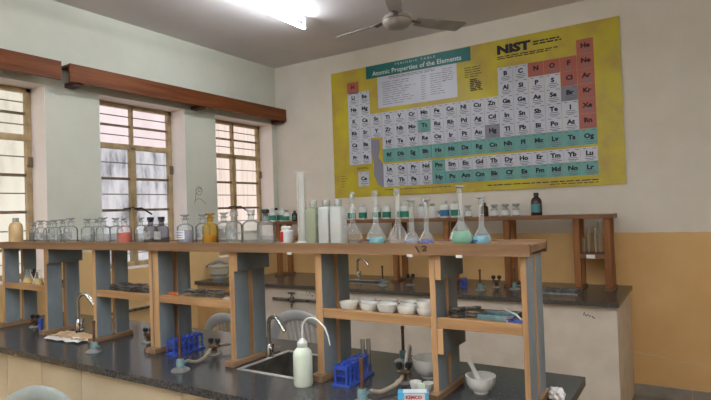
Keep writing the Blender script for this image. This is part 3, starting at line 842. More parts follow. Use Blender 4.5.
o = thing('measuring_cylinder', (-1.398, 1.80, RT), 'tall white plastic measuring cylinder with pouring lip on the long rack', 'cylinder')
m = MB(); m.lathe([(0.0, 0.012), (0.0185, 0.010), (0.0185, 0.283), (0.0215, 0.294)], n=22, close=False)
for k in range(len(m.v) - 22, len(m.v)):      # pouring lip
    x, y, z = m.v[k]
    if x < -0.010: m.v[k] = (x - 0.014, y * 0.5, z + 0.004)
cy = m.build('barrel', 'cyl', o, smooth=True)
m = MB(); m.lathe([(0.027, 0), (0.028, 0.005), (0.021, 0.010), (0.019, 0.012)], n=6); m.build('foot', 'ldpe_grey', o)
m = MB()
for k in range(22):
    z = 0.04 + k * 0.011; a0 = -1.9; sp = 0.9 if k % 5 == 0 else 0.5
    for j in range(4):
        a, b = a0 + sp * j / 4, a0 + sp * (j + 1) / 4
        r1 = 0.0188
        m.add([(r1 * math.cos(a), r1 * math.sin(a), z), (r1 * math.cos(b), r1 * math.sin(b), z), (r1 * math.cos(b), r1 * math.sin(b), z + 0.0012), (r1 * math.cos(a), r1 * math.sin(a), z + 0.0012)], [(0, 1, 2, 3)])
m.build('graduation', 'cap_grey', o)

def square_bottle(body, cap):
    def mk():
        o = thing('square_bottle')
        m = MB(); w = 0.026; c = 0.006; prof = [(w * 0.96, 0.0), (w, 0.004), (w, 0.138), (w * 0.9, 0.146), (0.014, 0.150)]
        vs = []; fs = []
        for (q, z) in prof:
            cc = c * q / w
            for sx, sy in ((1, 1), (-1, 1), (-1, -1), (1, -1)):
                a0 = math.atan2(sy, sx) - PI / 4
                for k in range(4):
                    a = a0 + PI / 2 * k / 3
                    vs.append((sx * (q - cc) + cc * math.cos(a), sy * (q - cc) + cc * math.sin(a), z))
        n = 16
        for i in range(len(prof) - 1):
            for k in range(n):
                fs.append((i * n + k, i * n + (k + 1) % n, (i + 1) * n + (k + 1) % n, (i + 1) * n + k))
        fs += [tuple(reversed(range(n))), tuple((len(prof) - 1) * n + k for k in range(n))]
        m.add(vs, fs); m.build('body', body, o, smooth=True)
        m = MB(); m.lathe([(0.0155, 0.1505), (0.016, 0.152), (0.016, 0.174), (0.0145, 0.177)], n=18); m.build('screw_cap', cap, o, smooth=True)
        return o
    return mk
GS = 'square plastic bottles beside the measuring cylinder'
inst('sqg', square_bottle('ldpe_green', 'cap_grey'), (-1.353, 1.82, RT), 'greenish square plastic bottle beside the measuring cylinder', 'bottle', GS)
inst('sq', square_bottle('ldpe_grey', 'cap_grey'), (-1.288, 1.82, RT), 'milky square plastic bottle in the middle of the three', 'bottle', GS)
inst('sq2', square_bottle('ldpe_grey', 'cap_grey'), (-1.222, 1.81, RT), 'milky square plastic bottle with framed printed panel, left of the flasks', 'bottle', GS)
m = MB()
for y0, y1, z0, z1 in ((-0.018, 0.018, 0.108, 0.110), (-0.018, 0.018, 0.04, 0.042), (-0.018, -0.016, 0.042, 0.108), (0.016, 0.018, 0.042, 0.108)): m.box(0.0261, 0.0268, y0, y1, z0, z1)
for k in range(7): m.box(0.0261, 0.0268, -0.012, 0.012 - (k % 3) * 0.005, 0.050 + k * 0.008, 0.0535 + k * 0.008)
m.build('printed_panel', 'cap_grey', PROTO['sq2'])

def vol_flask(R, Ht, liq=None, fill=0.3, mark=False, stop=True, glass='glass'):
    """pear-shaped volumetric flask; R bulb radius, Ht full height"""
    def bulb():
        return [(0.0, 0.003), (R * 0.84, 0.0), (R * 0.93, R * 0.08), (R * 0.99, R * 0.24), (R, R * 0.42), (R * 0.97, R * 0.62), (R * 0.90, R * 0.86), (R * 0.79, R * 1.12), (R * 0.64, R * 1.38), (R * 0.46, R * 1.62), (R * 0.32, R * 1.86), (0.0095, R * 2.15)]
    def mk():
        o = thing('volumetric_flask')
        pr = bulb(); top = Ht - 0.012
        m = MB(); m.lathe(pr + [(0.0085, R * 2.4), (0.0085, top - 0.02), (0.0105, top - 0.012), (0.0105, top - 0.004), (0.0125, top)], n=24, close=False)
        m.build('glass_body', glass, o, smooth=True)
        m = MB()
        if stop: m.lathe([(0.008, top - 0.014), (0.0095, top - 0.001), (0.007, top + 0.004), (0.0155, top + 0.009), (0.0165, top + 0.012), (0.015, top + 0.014)], n=16)
        else: m.lathe([(0.0092, top - 0.01), (0.0115, top + 0.001), (0.0115, top + 0.010), (0.010, top + 0.012)], n=16)
        m.build('stopper', 'stopper', o, smooth=True)
        m = MB(); zr = Ht * 0.62
        m.lathe([(0.0087, zr), (0.0093, zr + 0.0007), (0.0087, zr + 0.0014)], n=16, close=False); m.build('graduation_ring', 'cap_grey', o)
        if liq:
            zt = fill * R * 2
            q = [(a * 0.985, b + 0.001) for a, b in pr[1:] if b < zt]
            rt = next((a1 + (a2 - a1) * (zt - b1) / max(1e-6, b2 - b1)) for (a1, b1), (a2, b2) in zip(pr[1:], pr[2:]) if b1 <= zt <= b2 + 1e-9)
            m = MB(); m.lathe(q + [(rt * 0.985, zt)], n=24); m.build('contents', liq, o, smooth=True)
        if mark:
            paper(o, R * 1.0, R * 0.34, R * 0.50, -2.65, 0.9, 'ink_blue', 'printed_mark')
        return o
    return mk
GF = 'volumetric flasks on the long rack'
def fl(key, mk, x, y, label): return inst(key, mk, (x, y, RT), label, 'flask', GF)
fl('f1', vol_flask(0.040, 0.205, stop=False), -1.212, 1.90, 'empty volumetric flask half hidden behind the last square bottle')
fl('f2', vol_flask(0.039, 0.203, 'liq_teal', 0.32, True, False), -1.044, 1.80, 'volumetric flask with shallow turquoise liquid')
fl('f3', vol_flask(0.0385, 0.206, None, 0, False, False), -0.960, 1.82, 'empty volumetric flask right of the turquoise one')
fl('f4', vol_flask(0.0285, 0.161, 'liq_pale', 0.38), -0.893, 1.80, 'small volumetric flask with pale lilac liquid and disc stopper')
fl('f5', vol_flask(0.0270, 0.161, 'liq_deep', 0.33), -0.834, 1.80, 'small volumetric flask with deep violet-blue liquid')
fl('f6', vol_flask(0.0415, 0.203, 'liq_green', 0.56), -0.702, 1.80, 'tall volumetric flask half full of green liquid')
fl('f7', vol_flask(0.0320, 0.162, 'liq_blue', 0.48, True), -0.632, 1.81, 'short volumetric flask with light blue liquid, nearest the rack end')

# ---- bottles on the far rack
FT = 1.4765
def hdpe(labmat, cap='white_plastic', R=0.043, Hh=0.155):
    def mk():
        o = thing('reagent_bottle')
        m = MB(); m.lathe([(R * 0.93, 0), (R, 0.006), (R, Hh * 0.66), (R * 0.88, Hh * 0.74), (R * 0.5, Hh * 0.80), (R * 0.46, Hh * 0.82)], n=20); m.build('body', 'white_plastic', o, smooth=True)
        m = MB(); m.lathe([(R * 0.52, Hh * 0.822), (R * 0.54, Hh * 0.83), (R * 0.54, Hh * 0.98), (R * 0.48, Hh)], n=18); m.build('screw_cap', cap, o, smooth=True)
        paper(o, R, Hh * 0.10, Hh * 0.46, -2.85, 2.9, labmat)
        return o
    return mk
GW = 'white chemical bottles on the far rack'
far_b = [('gl', hdpe('green_label'), -4.13, 4.66, 'white green-labelled bottle farthest along the far rack, by the window'),
         ('glk', hdpe('green_label', 'black_cap'), -4.08, 4.77, 'green-labelled bottle with black cap at the window end of the far rack'),
         ('gl', None, -4.03, 4.66, 'white green-labelled bottle directly right of the black-capped one'),
         ('gl', None, -3.94, 4.72, 'white green-labelled bottle directly left of the shorter green-labelled one'),
         ('gls', hdpe('green_label', 'cap_grey', 0.038, 0.125), -3.85, 4.68, 'shorter green-labelled bottle just left of the small brown bottle'),
         ('gl', None, -3.02, 4.72, 'white green-labelled bottle behind the neck of the half-hidden empty flask'),
         ('gl', None, -2.872, 4.70, 'white green-labelled bottle left of the turquoise flask neck'),
         ('gl', None, -2.735, 4.74, 'white green-labelled bottle right behind the turquoise flask neck'),
         ('gl', None, -2.598, 4.70, 'white green-labelled bottle between turquoise and empty flask necks'),
         ('gl', None, -2.470, 4.76, 'white green-labelled bottle just right of the empty flask neck, set back'),
         ('gl', None, -2.390, 4.68, 'white green-labelled bottle left of the small lilac flask'),
         ('wl', hdpe('white_label', 'cap_grey', 0.040, 0.135), -2.231, 4.72, 'white-labelled bottle between the two small stoppered flasks'),
         ('wl', None, -2.110, 4.70, 'white-labelled bottle right of the violet-blue flask'),
         ('bl', hdpe('blue_label'), -1.988, 4.70, 'white bottle with blue label left of the green flask'),
         ('gl', None, -1.882, 4.70, 'white green-labelled bottle directly behind the green flask neck')]
for key, mk, x, y, lab in far_b:
    inst(key, mk, (x, y, FT), lab, 'bottle', GW)
def vial():
    o = thing('glass_vial')
    m = MB(); m.lathe([(0.0, 0.002), (0.029, 0), (0.031, 0.004), (0.031, 0.050), (0.022, 0.062), (0.017, 0.066), (0.020, 0.074)], n=18, close=False); m.build('glass_body', 'glass_dusty', o, smooth=True)
    m = MB(); m.lathe([(0.014, 0.068), (0.0165, 0.0745), (0.026, 0.080), (0.027, 0.090), (0.022, 0.094)], n=16); m.build('stopper', 'stopper', o, smooth=True)
    paper(o, 0.031, 0.008, 0.046, -2.75, 2.6, 'white_label')
    return o
GV = 'small stoppered vials on the far rack'
for x, lab in ((-2.045, 'tiny pale vial left of the blue-labelled bottle'), (-1.762, 'small labelled vial right of the green flask neck'),
               (-1.520, 'small labelled vial right of the black bottle, first of three'), (-1.422, 'small labelled vial, middle of three on the far rack'),
               (-1.330, 'small labelled vial, last of three, before the gap to the brown bottle')):
    inst('vial', vial, (x, 4.70, FT), lab, 'vial', GV, scale=0.7 if x < -2 else 1.14)
def dark_bottle(R, Hh, labmat):
    def mk():
        o = thing('brown_bottle')
        m = MB(); m.lathe([(R * 0.95, 0), (R, 0.005), (R, Hh * 0.62), (R * 0.85, Hh * 0.72), (R * 0.42, Hh * 0.82), (R * 0.40, Hh * 0.86)], n=20); m.build('body', 'brown_glass', o, smooth=True)
        m = MB(); m.lathe([(R * 0.46, Hh * 0.862), (R * 0.48, Hh * 0.87), (R * 0.48, Hh * 0.98), (R * 0.42, Hh)], n=16); m.build('screw_cap', 'black_cap', o, smooth=True)
        if labmat: paper(o, R, Hh * 0.14, Hh * 0.50, -2.6, 2.0, labmat)
        return o
    return mk
inst('brownb', dark_bottle(0.045, 0.192, 'teal_label'), (-1.158, 4.70, FT), 'brown glass bottle with teal label standing alone on the far rack', 'bottle')
inst('blackb', dark_bottle(0.035, 0.125, None), (-1.618, 4.72, FT), 'small near-black bottle behind the neck of the light blue flask', 'bottle')
inst('brownsmall', dark_bottle(0.032, 0.115, 'green_label'), (-3.775, 4.73, FT), 'small brown bottle just left of the tall measuring cylinder', 'bottle')

# test tubes in the far rack's shelf
def test_tube():
    o = thing('test_tube')
    m = MB(); m.lathe([(0.0, 0.0), (0.006, 0.002), (0.0095, 0.008), (0.0095, 0.17), (0.0115, 0.175)], n=16, close=False); m.build('glass_body', 'glass_tube', o, smooth=True)
    return o
GT = 'test tubes standing on the far rack shelf'
for x, s, lab in ((-0.793, 0.6, 'shortest test tube on the far rack shelf, leaning by the post'), (-0.760, 0.95, 'test tube with brownish look, second on the far rack shelf'),
                  (-0.708, 0.98, 'test tube left of the tallest one on the far rack shelf'), (-0.676, 1.22, 'tallest test tube on the far rack shelf, by the end post')):
    inst('ttube', test_tube, (x, 4.70, 1.167), lab, 'test tube', GT, scale=(1.5, 1.5, s * 1.15))

# ---------------------------------------------------------------- things on the rack shelves
ST = 1.1725
def bowl_mesh(R, Hh, t=0.004, foot=0.42):
    o_ = [(R * foot, 0.0), (R * foot, 0.003), (R * 0.76, Hh * 0.18), (R * 0.93, Hh * 0.50), (R * 0.985, Hh * 0.85), (R, Hh)]
    i_ = [(R - t, Hh), (R * 0.96 - t, Hh * 0.85), (R * 0.86 - t, Hh * 0.55), (R * 0.62, Hh * 0.28), (R * 0.3, Hh * 0.16), (0.0, Hh * 0.14)]
    return o_, i_
def dish():
    o = thing('evaporating_dish')
    a, b = bowl_mesh(0.039, 0.037, 0.003)
    m = MB(); m.lathe(a + b, n=26); 
    m.build('bowl', 'porcelain', o, smooth=True)
    m = MB(); m.lathe([(0.0, 0.0100), (0.012, 0.0105), (0.022, 0.0125), (0.027, 0.0165), (0.012, 0.0135), (0.0, 0.0130)], n=20, close=False); m.build('residue', 'porcelain_in', o, smooth=True)
    return o
GD = 'white porcelain dishes on the rack shelf above the blue tube rack'
for x, y, z, s, lab in ((-1.194, 1.825, 0, 1.0, 'white porcelain dish at the left end of the dish row'), (-1.104, 1.83, 0, 1.0, 'white porcelain dish second in the dish row'),
                     (-1.021, 1.826, 0, 1.04, 'white porcelain dish in the middle of the dish row, front'), (-0.936, 1.826, 0, 1.02, 'white porcelain dish fourth in the dish row'),
                     (-0.853, 1.82, 0, 1.0, 'white porcelain dish at the right end of the row beside the post'),
                     (-1.16, 1.905, 0, 0.95, 'white porcelain dish set back between the first two dishes'),
                     (-1.06, 1.905, 0, 1.0, 'white porcelain dish set back behind the middle dish'),
                     (-0.965, 1.905, 0, 1.0, 'white porcelain dish set back behind the fourth dish'),
                     (-0.853, 1.82, 0.0235, 0.97, 'white porcelain dish nested on top of the right end dish')):
    inst('dish', dish, (x, y, ST + z), lab, 'dish', GD, scale=s)

def tongs():
    """crucible tongs: two bowed rods crossing at a rivet, with finger loops"""
    o = thing('crucible_tongs')
    for s in (-1, 1):
        pts = [(-0.085, s * 0.012, 0.006), (-0.05, s * 0.016, 0.006), (-0.01, s * 0.003, 0.006 + 0.002 * s), (0.03, -s * 0.011, 0.006 + 0.002 * s), (0.07, -s * 0.016, 0.006), (0.095, -s * 0.003, 0.006)]
        m = MB(); m.tube(pts, 0.0038, 8)
        cy = s * 0.014
        m.tube([(-0.098 + 0.013 * math.cos(a), cy + 0.012 * math.sin(a), 0.006) for a in [2 * PI * k / 14 for k in range(15)]], 0.003, 6)
        m.build('jaw', 'iron', o, smooth=True)
    m = MB(); m.lathe([(0.005, 0.001), (0.005, 0.011)], (-0.002, 0, 0), 10); m.build('rivet', 'greymetal', o)
    return o
random.seed(21)
for k in range(11):
    lay, q = divmod(k, 4)
    inst('tongs', tongs, ((-2.675, -2.475)[q % 2] + random.uniform(-0.008, 0.008), (1.822, 1.888)[q // 2], ST + 0.001 + 0.0135 * lay), 'blackened iron tongs in the heap on the shelf below the orange bottle', 'tongs', 'iron tongs heaped on one rack shelf', rz=random.uniform(-0.14, 0.14) + (PI if k % 3 else 0))
for x, y, z, r, lab in ((-2.05, 1.87, 0.001, 0.2, 'iron tongs pointing at the orange-handled tool on the shelf'), (-2.04, 1.875, 0.0145, 0.0, 'iron tongs lying on top of the others behind the orange-handled tool'), (-2.05, 1.87, 0.028, 0.35, 'bright iron tongs topmost beside the orange-handled tool')):
    inst('tongs', tongs, (x, y, ST + z), lab, 'tongs', rz=r)
o = thing('orange_handled_file', (-2.215, 1.80, ST), 'tool with orange wooden handle lying on a rack shelf', 'tool')
m = MB(); m.lathe([(0.006, 0), (0.011, 0.01), (0.012, 0.05), (0.009, 0.075), (0.006, 0.08)], n=14); m.xform(Matrix.Translation((-0.05, 0.01, 0.0125)) @ Matrix.Rotation(PI / 2, 4, 'Y')); m.build('handle', 'orange_handle', o, smooth=True)
m = MB(); m.tube([(0.03, 0.01, 0.0125), (0.13, 0.015, 0.012)], 0.0045, 8, flat=(0.6, 1.2)); m.build('blade', 'iron', o, smooth=True)
o = thing('glass_plate', (-1.87, 1.87, ST), 'clear glass plate lying on the shelf left of the sink', 'plate')
m = MB(); m.box(-0.06, 0.05, -0.06, 0.05, 0.0, 0.004); m.xform(Matrix.Rotation(0.3, 4, 'Z')); m.build('pane', 'glass_dusty', o, bevel=0.001)
o = thing('paper_slip', (-1.85, 1.80, ST), 'white paper slip on the shelf below the large dusty bottle', 'paper')
m = MB(); m.add([(-0.035, -0.012, 0.001), (0.03, -0.016, 0.002), (0.035, 0.012, 0.006), (-0.03, 0.014, 0.002)], [(0, 1, 2, 3)]); m.add([(-0.035, -0.012, 0.0002), (0.03, -0.016, 0.0012), (0.035, 0.012, 0.0052), (-0.03, 0.014, 0.0012)], [(3, 2, 1, 0)]); m.build('sheet', 'paper', o)

for x, y, z, r, lab in ((-0.722, 1.87, 0.001, 0.45, 'grey iron tongs lowest in the small heap above the mortar'), (-0.722, 1.87, 0.0145, 0.15, 'grey iron tongs in the middle of the small heap above the mortar'), (-0.720, 1.87, 0.028, 0.7, 'grey iron tongs topmost in the small heap above the mortar')):
    inst('tongs', tongs, (x, y, ST + z), lab, 'tongs', rz=r, scale=(0.55, 0.9, 1.0))
o = thing('metal_tray', (-0.612, 1.895, ST), 'small grey metal tray on the shelf above the mortar', 'tray')
m = MB()
m.box(-0.062, 0.062, -0.045, 0.045, 0.0, 0.003)
for a, b, c, d in ((-0.062, 0.062, -0.045, -0.042), (-0.062, 0.062, 0.042, 0.045), (-0.062, -0.059, -0.042, 0.042), (0.059, 0.062, -0.042, 0.042)): m.box(a, b, c, d, 0.003, 0.018)
m.build('pan', 'teal', o, bevel=0.001)
o = thing('blue_pen_cap', (-0.530, 1.82, ST), 'bright blue plastic tube holder on the shelf by the end post', 'holder')
m = MB(); m.box(-0.024, 0.024, -0.012, 0.012, 0, 0.014); m.box(-0.02, -0.008, -0.012, 0.012, 0.0141, 0.02); m.build('body', 'blue_plastic', o, bevel=0.002)
o = thing('plastic_straw', (-0.545, 1.87, ST), 'thin white plastic tube leaning out of the small metal tray', 'tube')
m = MB(); m.tube([(-0.045, 0.03, 0.032), (0.0, 0.0, 0.024), (0.035, -0.03, 0.008)], 0.0032, 8); m.build('tube', 'white_plastic', o, smooth=True)
o = thing('red_packet', (-0.547, 1.842, ST), 'small red and white packet by the blue holder on the shelf', 'packet')
m = MB(); m.box(-0.02, 0.02, -0.008, 0.008, 0.008, 0.013, 0); m.box(-0.02, 0.02, -0.008, 0.008, 0.0, 0.0079, 1); m.build('wrapper', ['red', 'paper'], o, bevel=0.001)

def conical():
    o = thing('conical_flask')
    m = MB(); m.lathe([(0.0, 0.002), (0.036, 0), (0.039, 0.006), (0.014, 0.070), (0.013, 0.090), (0.016, 0.094)], n=22, close=False); m.build('glass_body', 'glass', o, smooth=True)
    m = MB(); m.lathe([(0.035, 0.003), (0.0372, 0.007), (0.024, 0.042)], n=22); m.build('contents', 'liq_yellow', o, smooth=True)
    return o
inst('conical', conical, (-3.655, 1.84, ST), 'conical flask with pale yellow contents, left on the window-end shelf', 'flask', 'conical flasks on the window-end shelf')
inst('conical', conical, (-3.515, 1.83, ST), 'conical flask with yellow contents, right on the window-end shelf', 'flask', 'conical flasks on the window-end shelf')
inst('brownsmall2', dark_bottle(0.022, 0.085, None), (-3.725, 1.915, ST), 'dark brown bottle behind the conical flasks on the window-end shelf', 'bottle')

# ---------------------------------------------------------------- things on the nearer worktop
def gas_tap():
    o = thing('gas_tap')
    m = MB(); m.lathe([(0.034, 0), (0.034, 0.004), (0.030, 0.007)], n=22); m.build('base', 'greymetal', o, smooth=True)
    m = MB(); m.lathe([(0.014, 0.007), (0.012, 0.016), (0.012, 0.034), (0.015, 0.040), (0.010, 0.046)], n=16)
    m.tube([(-0.026, 0, 0.040), (0.026, 0, 0.040)], 0.0085, 10); m.tube([(0, 0, 0.030), (0, -0.035, 0.030)], [0.007, 0.004], 10); m.tube([(0, 0, 0.030), (0, 0.035, 0.030)], [0.007, 0.004], 10); m.build('body', 'brass', o, smooth=True)
    for s in (-1, 1):
        m = MB(); m.lathe([(0.006, 0.046), (0.006, 0.054), (0.0125, 0.056), (0.014, 0.062), (0.0125, 0.074), (0.008, 0.077)], (s * 0.018, 0, 0), 12); m.build('knob', 'black_cap', o, smooth=True)
    return o
def bunsen():
    o = thing('bunsen_burner')
    m = MB(); m.lathe([(0.040, 0), (0.040, 0.005), (0.030, 0.011), (0.016, 0.018)], n=24); m.build('base', 'greymetal', o, smooth=True)
    m = MB(); m.lathe([(0.017, 0.018), (0.017, 0.046), (0.013, 0.052)], n=16); m.tube([(0.01, 0, 0.03), (0.045, 0, 0.03)], [0.006, 0.0045], 10); m.build('collar', 'teal', o, smooth=True)
    m = MB(); m.lathe([(0.0068, 0.052), (0.0068, 0.142), (0.0085, 0.146), (0.0085, 0.156), (0.0062, 0.158)], n=16); m.build('barrel', 'barrel', o, smooth=True)
    return o
GG = 'twin gas taps on the nearer worktop'
gt = lambda x, y, z, lab, g=GG, rz=0.3, s=1.0: inst('gastap', gas_tap, (x, y, z), lab, 'gas tap', g, rz, s)
gt(-3.605, 1.85, BT, 'twin-knob gas tap by the small blue cylinder, near the window end')
gt(-2.535, 1.89, BT, 'twin-knob gas tap in the bay below the tongs heap')
gt(-2.008, 1.865, BT, 'twin-knob gas tap right of the first blue tube rack, hose attached')
gt(-0.992, 1.885, BT, 'twin-knob gas tap by the blue box, hoses attached')
GU = 'bunsen burners on the nearer worktop'
bu = lambda x, y, z, lab, g=GU, rz=0.0, s=1.0: inst('bunsen', bunsen, (x, y, z), lab, 'burner', g, rz, s)
bu(-2.618, 1.63, BT, 'bunsen burner with grey base standing near the brown packing paper')
bu(-1.935, 1.60, BT, 'bunsen burner with grey base in front of the first blue tube rack', rz=1.75)
bu(-1.012, 1.610, BT, 'bunsen burner in front of the second blue tube rack, partly cut off', rz=1.45)
bu(-1.12, 2.13, BT, 'bunsen burner on the far side of the worktop, behind the gas tap', rz=-0.5)

def hose(pts, r, mat, lab):
    # smooth the control polyline
    P = [Vector(p) for p in pts]
    out = []
    Q = [P[0]] + P + [P[-1]]
    for i in range(1, len(Q) - 2):
        for k in range(6):
            t = k / 6
            a, b, c, d = Q[i - 1], Q[i], Q[i + 1], Q[i + 2]
            out.append(0.5 * ((2 * b) + (c - a) * t + (2 * a - 5 * b + 4 * c - d) * t * t + (3 * b - a - 3 * c + d) * t ** 3))
    out.append(P[-1])
    m = MB(); m.tube(out, r, 8)
    return tag(m.build('rubber_hose', mat, smooth=True), lab, 'hose')
hose([(-1.944, 1.648, BT + 0.030), (-1.95, 1.70, BT + 0.012), (-1.965, 1.76, BT + 0.012), (-1.985, 1.80, BT + 0.024), (-1.996, 1.829, BT + 0.030)], 0.0075, 'hose', 'beige rubber hose joining a burner to the gas tap right of the first blue rack')
hose([(-2.022, 1.905, BT + 0.030), (-1.97, 1.98, BT + 0.03), (-1.88, 2.02, BT + 0.03), (-1.80, 2.035, BT + 0.018), (-1.76, 2.06, BT + 0.01)], 0.0075, 'hose', 'beige rubber hose running from the gas tap towards the sink post')
hose([(-1.006, 1.659, BT + 0.030), (-0.995, 1.71, BT + 0.014), (-0.98, 1.77, BT + 0.018), (-0.975, 1.82, BT + 0.026), (-0.981, 1.849, BT + 0.030)], 0.0085, 'hose', 'beige rubber hose joining the cut-off burner to the gas tap by the blue box')
hose([(-1.004, 1.925, BT + 0.030), (-1.02, 1.965, BT + 0.07), (-1.04, 2.03, BT + 0.10), (-1.055, 2.07, BT + 0.075), (-1.078, 2.107, BT + 0.031)], 0.0065, 'hose_white', 'pale rubber hose looping to the burner on the far side of the worktop')

def tube_rack():
    o = thing('test_tube_rack')
    m = MB(); m.box(-0.040, 0.040, -0.105, 0.105, 0, 0.010); m.build('base', 'blue_plastic', o, bevel=0.002)
    m = MB(); n = 6; y0, y1 = -0.098, 0.098; st = (y1 - y0) / n; hw = 0.011
    # top plate with real square-cornered openings in two rows
    for rx in (-1, 1):
        cx = rx * 0.014
        for k in range(n):
            cyy = y0 + st * (k + 0.5)
            m.box(cx - 0.014, cx - 0.010, cyy - st / 2, cyy + st / 2, 0.072, 0.080); m.box(cx + 0.010, cx + 0.014, cyy - st / 2, cyy + st / 2, 0.072, 0.080)
            m.box(cx - 0.010, cx + 0.010, cyy - st / 2, cyy - hw, 0.072, 0.080); m.box(cx - 0.010, cx + 0.010, cyy + hw, cyy + st / 2, 0.072, 0.080)
    m.build('top_plate', 'blue_plastic', o)
    for k in range(n + 1):
        m = MB(); yy = y0 + st * k
        m.box(0.021, 0.028, yy - 0.0035, yy + 0.0035, 0.0101, 0.0719)
        m.box(-0.028, -0.021, yy - 0.0035, yy + 0.0035, 0.0101, 0.0719)
        m.box(-0.0205, 0.0205, yy - 0.003, yy + 0.003, 0.064, 0.0715)
        m.build('upright', 'blue_plastic', o)
    m = MB(); m.box(-0.026, 0.026, -0.094, 0.094, 0.036, 0.041); m.build('middle_plate', 'blue_plastic', o)
    return o
GRK = 'blue plastic test tube racks'
inst('track', tube_rack, (-2.178, 1.835, BT), 'blue plastic test tube rack beside the double post, left of the hose', 'test tube rack', GRK, rz=0.0, scale=(0.95, 0.9, 0.97))
inst('track', tube_rack, (-1.185, 1.825, BT), 'blue plastic test tube rack holding two test tubes, right of the wash bottle', 'test tube rack', GRK, rz=0.06)
inst('track', tube_rack, (-1.76, 4.53, FZ), 'blue plastic test tube rack on the far bench behind a rack post', 'test tube rack', GRK, rz=0.3, scale=0.8)
inst('ttube', test_tube, (-1.194, 1.915, BT + 0.0415), 'empty test tube in the second blue rack, left of the pair', 'test tube', 'test tubes in the blue rack', scale=(0.92, 0.92, 0.55))
inst('ttube', test_tube, (-1.166, 1.915, BT + 0.0415), 'empty test tube in the second blue rack, right of the pair', 'test tube', 'test tubes in the blue rack', scale=(0.92, 0.92, 0.58))

# wash bottle
o = thing('wash_bottle', (-1.325, 1.682, BT), 'milky plastic wash bottle with curved spout in front of the sink', 'wash bottle')
m = MB(); m.lathe([(0.034, 0), (0.0375, 0.006), (0.0375, 0.118), (0.034, 0.132), (0.022, 0.145), (0.018, 0.148)], n=28); m.build('body', 'ldpe', o, smooth=True)
m = MB(); m.lathe([(0.0195, 0.1485), (0.0205, 0.150), (0.0205, 0.166), (0.014, 0.172), (0.006, 0.180)], n=24); m.build('screw_cap', 'white_plastic', o, smooth=True)
pts = [(0, 0, 0.175), (0, 0, 0.20)] + [(0.058 - 0.058 * math.cos(t), 0, 0.215 + 0.050 * math.sin(t)) for t in [PI * k / 14 for k in range(0, 11)]] + [(0.122, 0, 0.235), (0.137, 0, 0.205), (0.146, 0, 0.172)]
m = MB(); m.tube(pts, [0.0034] * (len(pts) - 2) + [0.0028, 0.0018], 10); m.build('spout', 'white_plastic', o, smooth=True)
o.rotation_euler = (0, 0, -0.12)

# mortars
def mortar():
    o = thing('mortar')
    a, b = bowl_mesh(0.056, 0.056, 0.006, 0.52)
    m = MB(); m.lathe([(0.028, 0), (0.029, 0.008)] + [(r, z + 0.006) for r, z in a[2:]] + [(r, z + 0.006) for r, z in b], n=30); m.build('bowl', 'porcelain', o, smooth=True)
    m = MB(); m.lathe([(0.0, 0.0160), (0.016, 0.0165), (0.033, 0.0245), (0.039, 0.032), (0.042, 0.036), (0.036, 0.0335), (0.0, 0.0175)], n=24, close=False); m.build('stained_inside', 'porcelain_in', o, smooth=True)
    return o
inst('mortar', mortar, (-0.691, 1.905, BT), 'small white porcelain mortar with pestle near the aisle end', 'mortar', scale=0.98)
o = thing('pestle', (-0.700, 1.905, BT + 0.03), 'pale porcelain pestle standing in the small mortar', 'pestle')
m = MB(); m.lathe([(0.006, -0.002), (0.012, 0.004), (0.013, 0.014), (0.008, 0.026), (0.0065, 0.055), (0.0085, 0.074), (0.005, 0.080)], n=16); m.xform(Matrix.Translation((0.014, -0.012, 0.0)) @ Matrix.Rotation(-0.45, 4, 'Y') @ Matrix.Scale(1.25, 4)); m.build('grip', 'porcelain', o, smooth=True)
inst('mortar', mortar, (-0.932, 1.99, BT), 'larger white porcelain mortar partly hidden behind a rack post', 'mortar', scale=1.22)

# box, crucibles
bx = thing('carton', (-0.853, 1.685, BT), 'small blue and white carton with red lettering at the photo bottom', 'box', rz=0.45)
m = MB(); m.box(-0.052, 0.052, -0.022, 0.022, 0, 0.045, 0); m.build('carton_body', surf('carton_blue', (60, 150, 190), (90, 176, 208), 8, rough=0.5), bx, bevel=0.001)
m = MB(); m.box(-0.030, 0.040, -0.0228, -0.0221, 0.018, 0.043); m.box(-0.034, 0.046, -0.018, 0.018, 0.0451, 0.0456); pn = m.build('white_panel', 'white_label', bx)
m = MB(); text_into(m, 'KEMCO', 0.016, lambda u, v: (-0.026 + u, -0.0234, 0.026 + v), bold=0.0008, xs=1.0); m.build('lettering', 'red', pn)
def crucible():
    o = thing('crucible')
    m = MB(); m.lathe([(0.014, 0), (0.016, 0.003), (0.022, 0.028), (0.023, 0.034), (0.0205, 0.034), (0.019, 0.026), (0.012, 0.005), (0.0, 0.004)], n=22); m.build('cup', 'porcelain', o, smooth=True)
    return o
GC = 'small porcelain crucibles behind the blue carton'
inst('crucible', crucible, (-0.907, 1.815, BT), 'small porcelain crucible left behind the blue carton', 'crucible', GC)
inst('crucible', crucible, (-0.858, 1.822, BT), 'small porcelain crucible right behind the blue carton', 'crucible', GC)
o = thing('plastic_scoop', (-0.862, 1.765, BT), 'pale plastic scoop leaning by the rack foot behind the carton', 'scoop', rz=0.4)
m = MB(); m.prism([(-0.012, 0.0), (0.012, 0.0), (0.014, 0.045), (-0.008, 0.05)], 1, -0.004, 0.004); m.build('blade', 'ldpe', o, bevel=0.001)

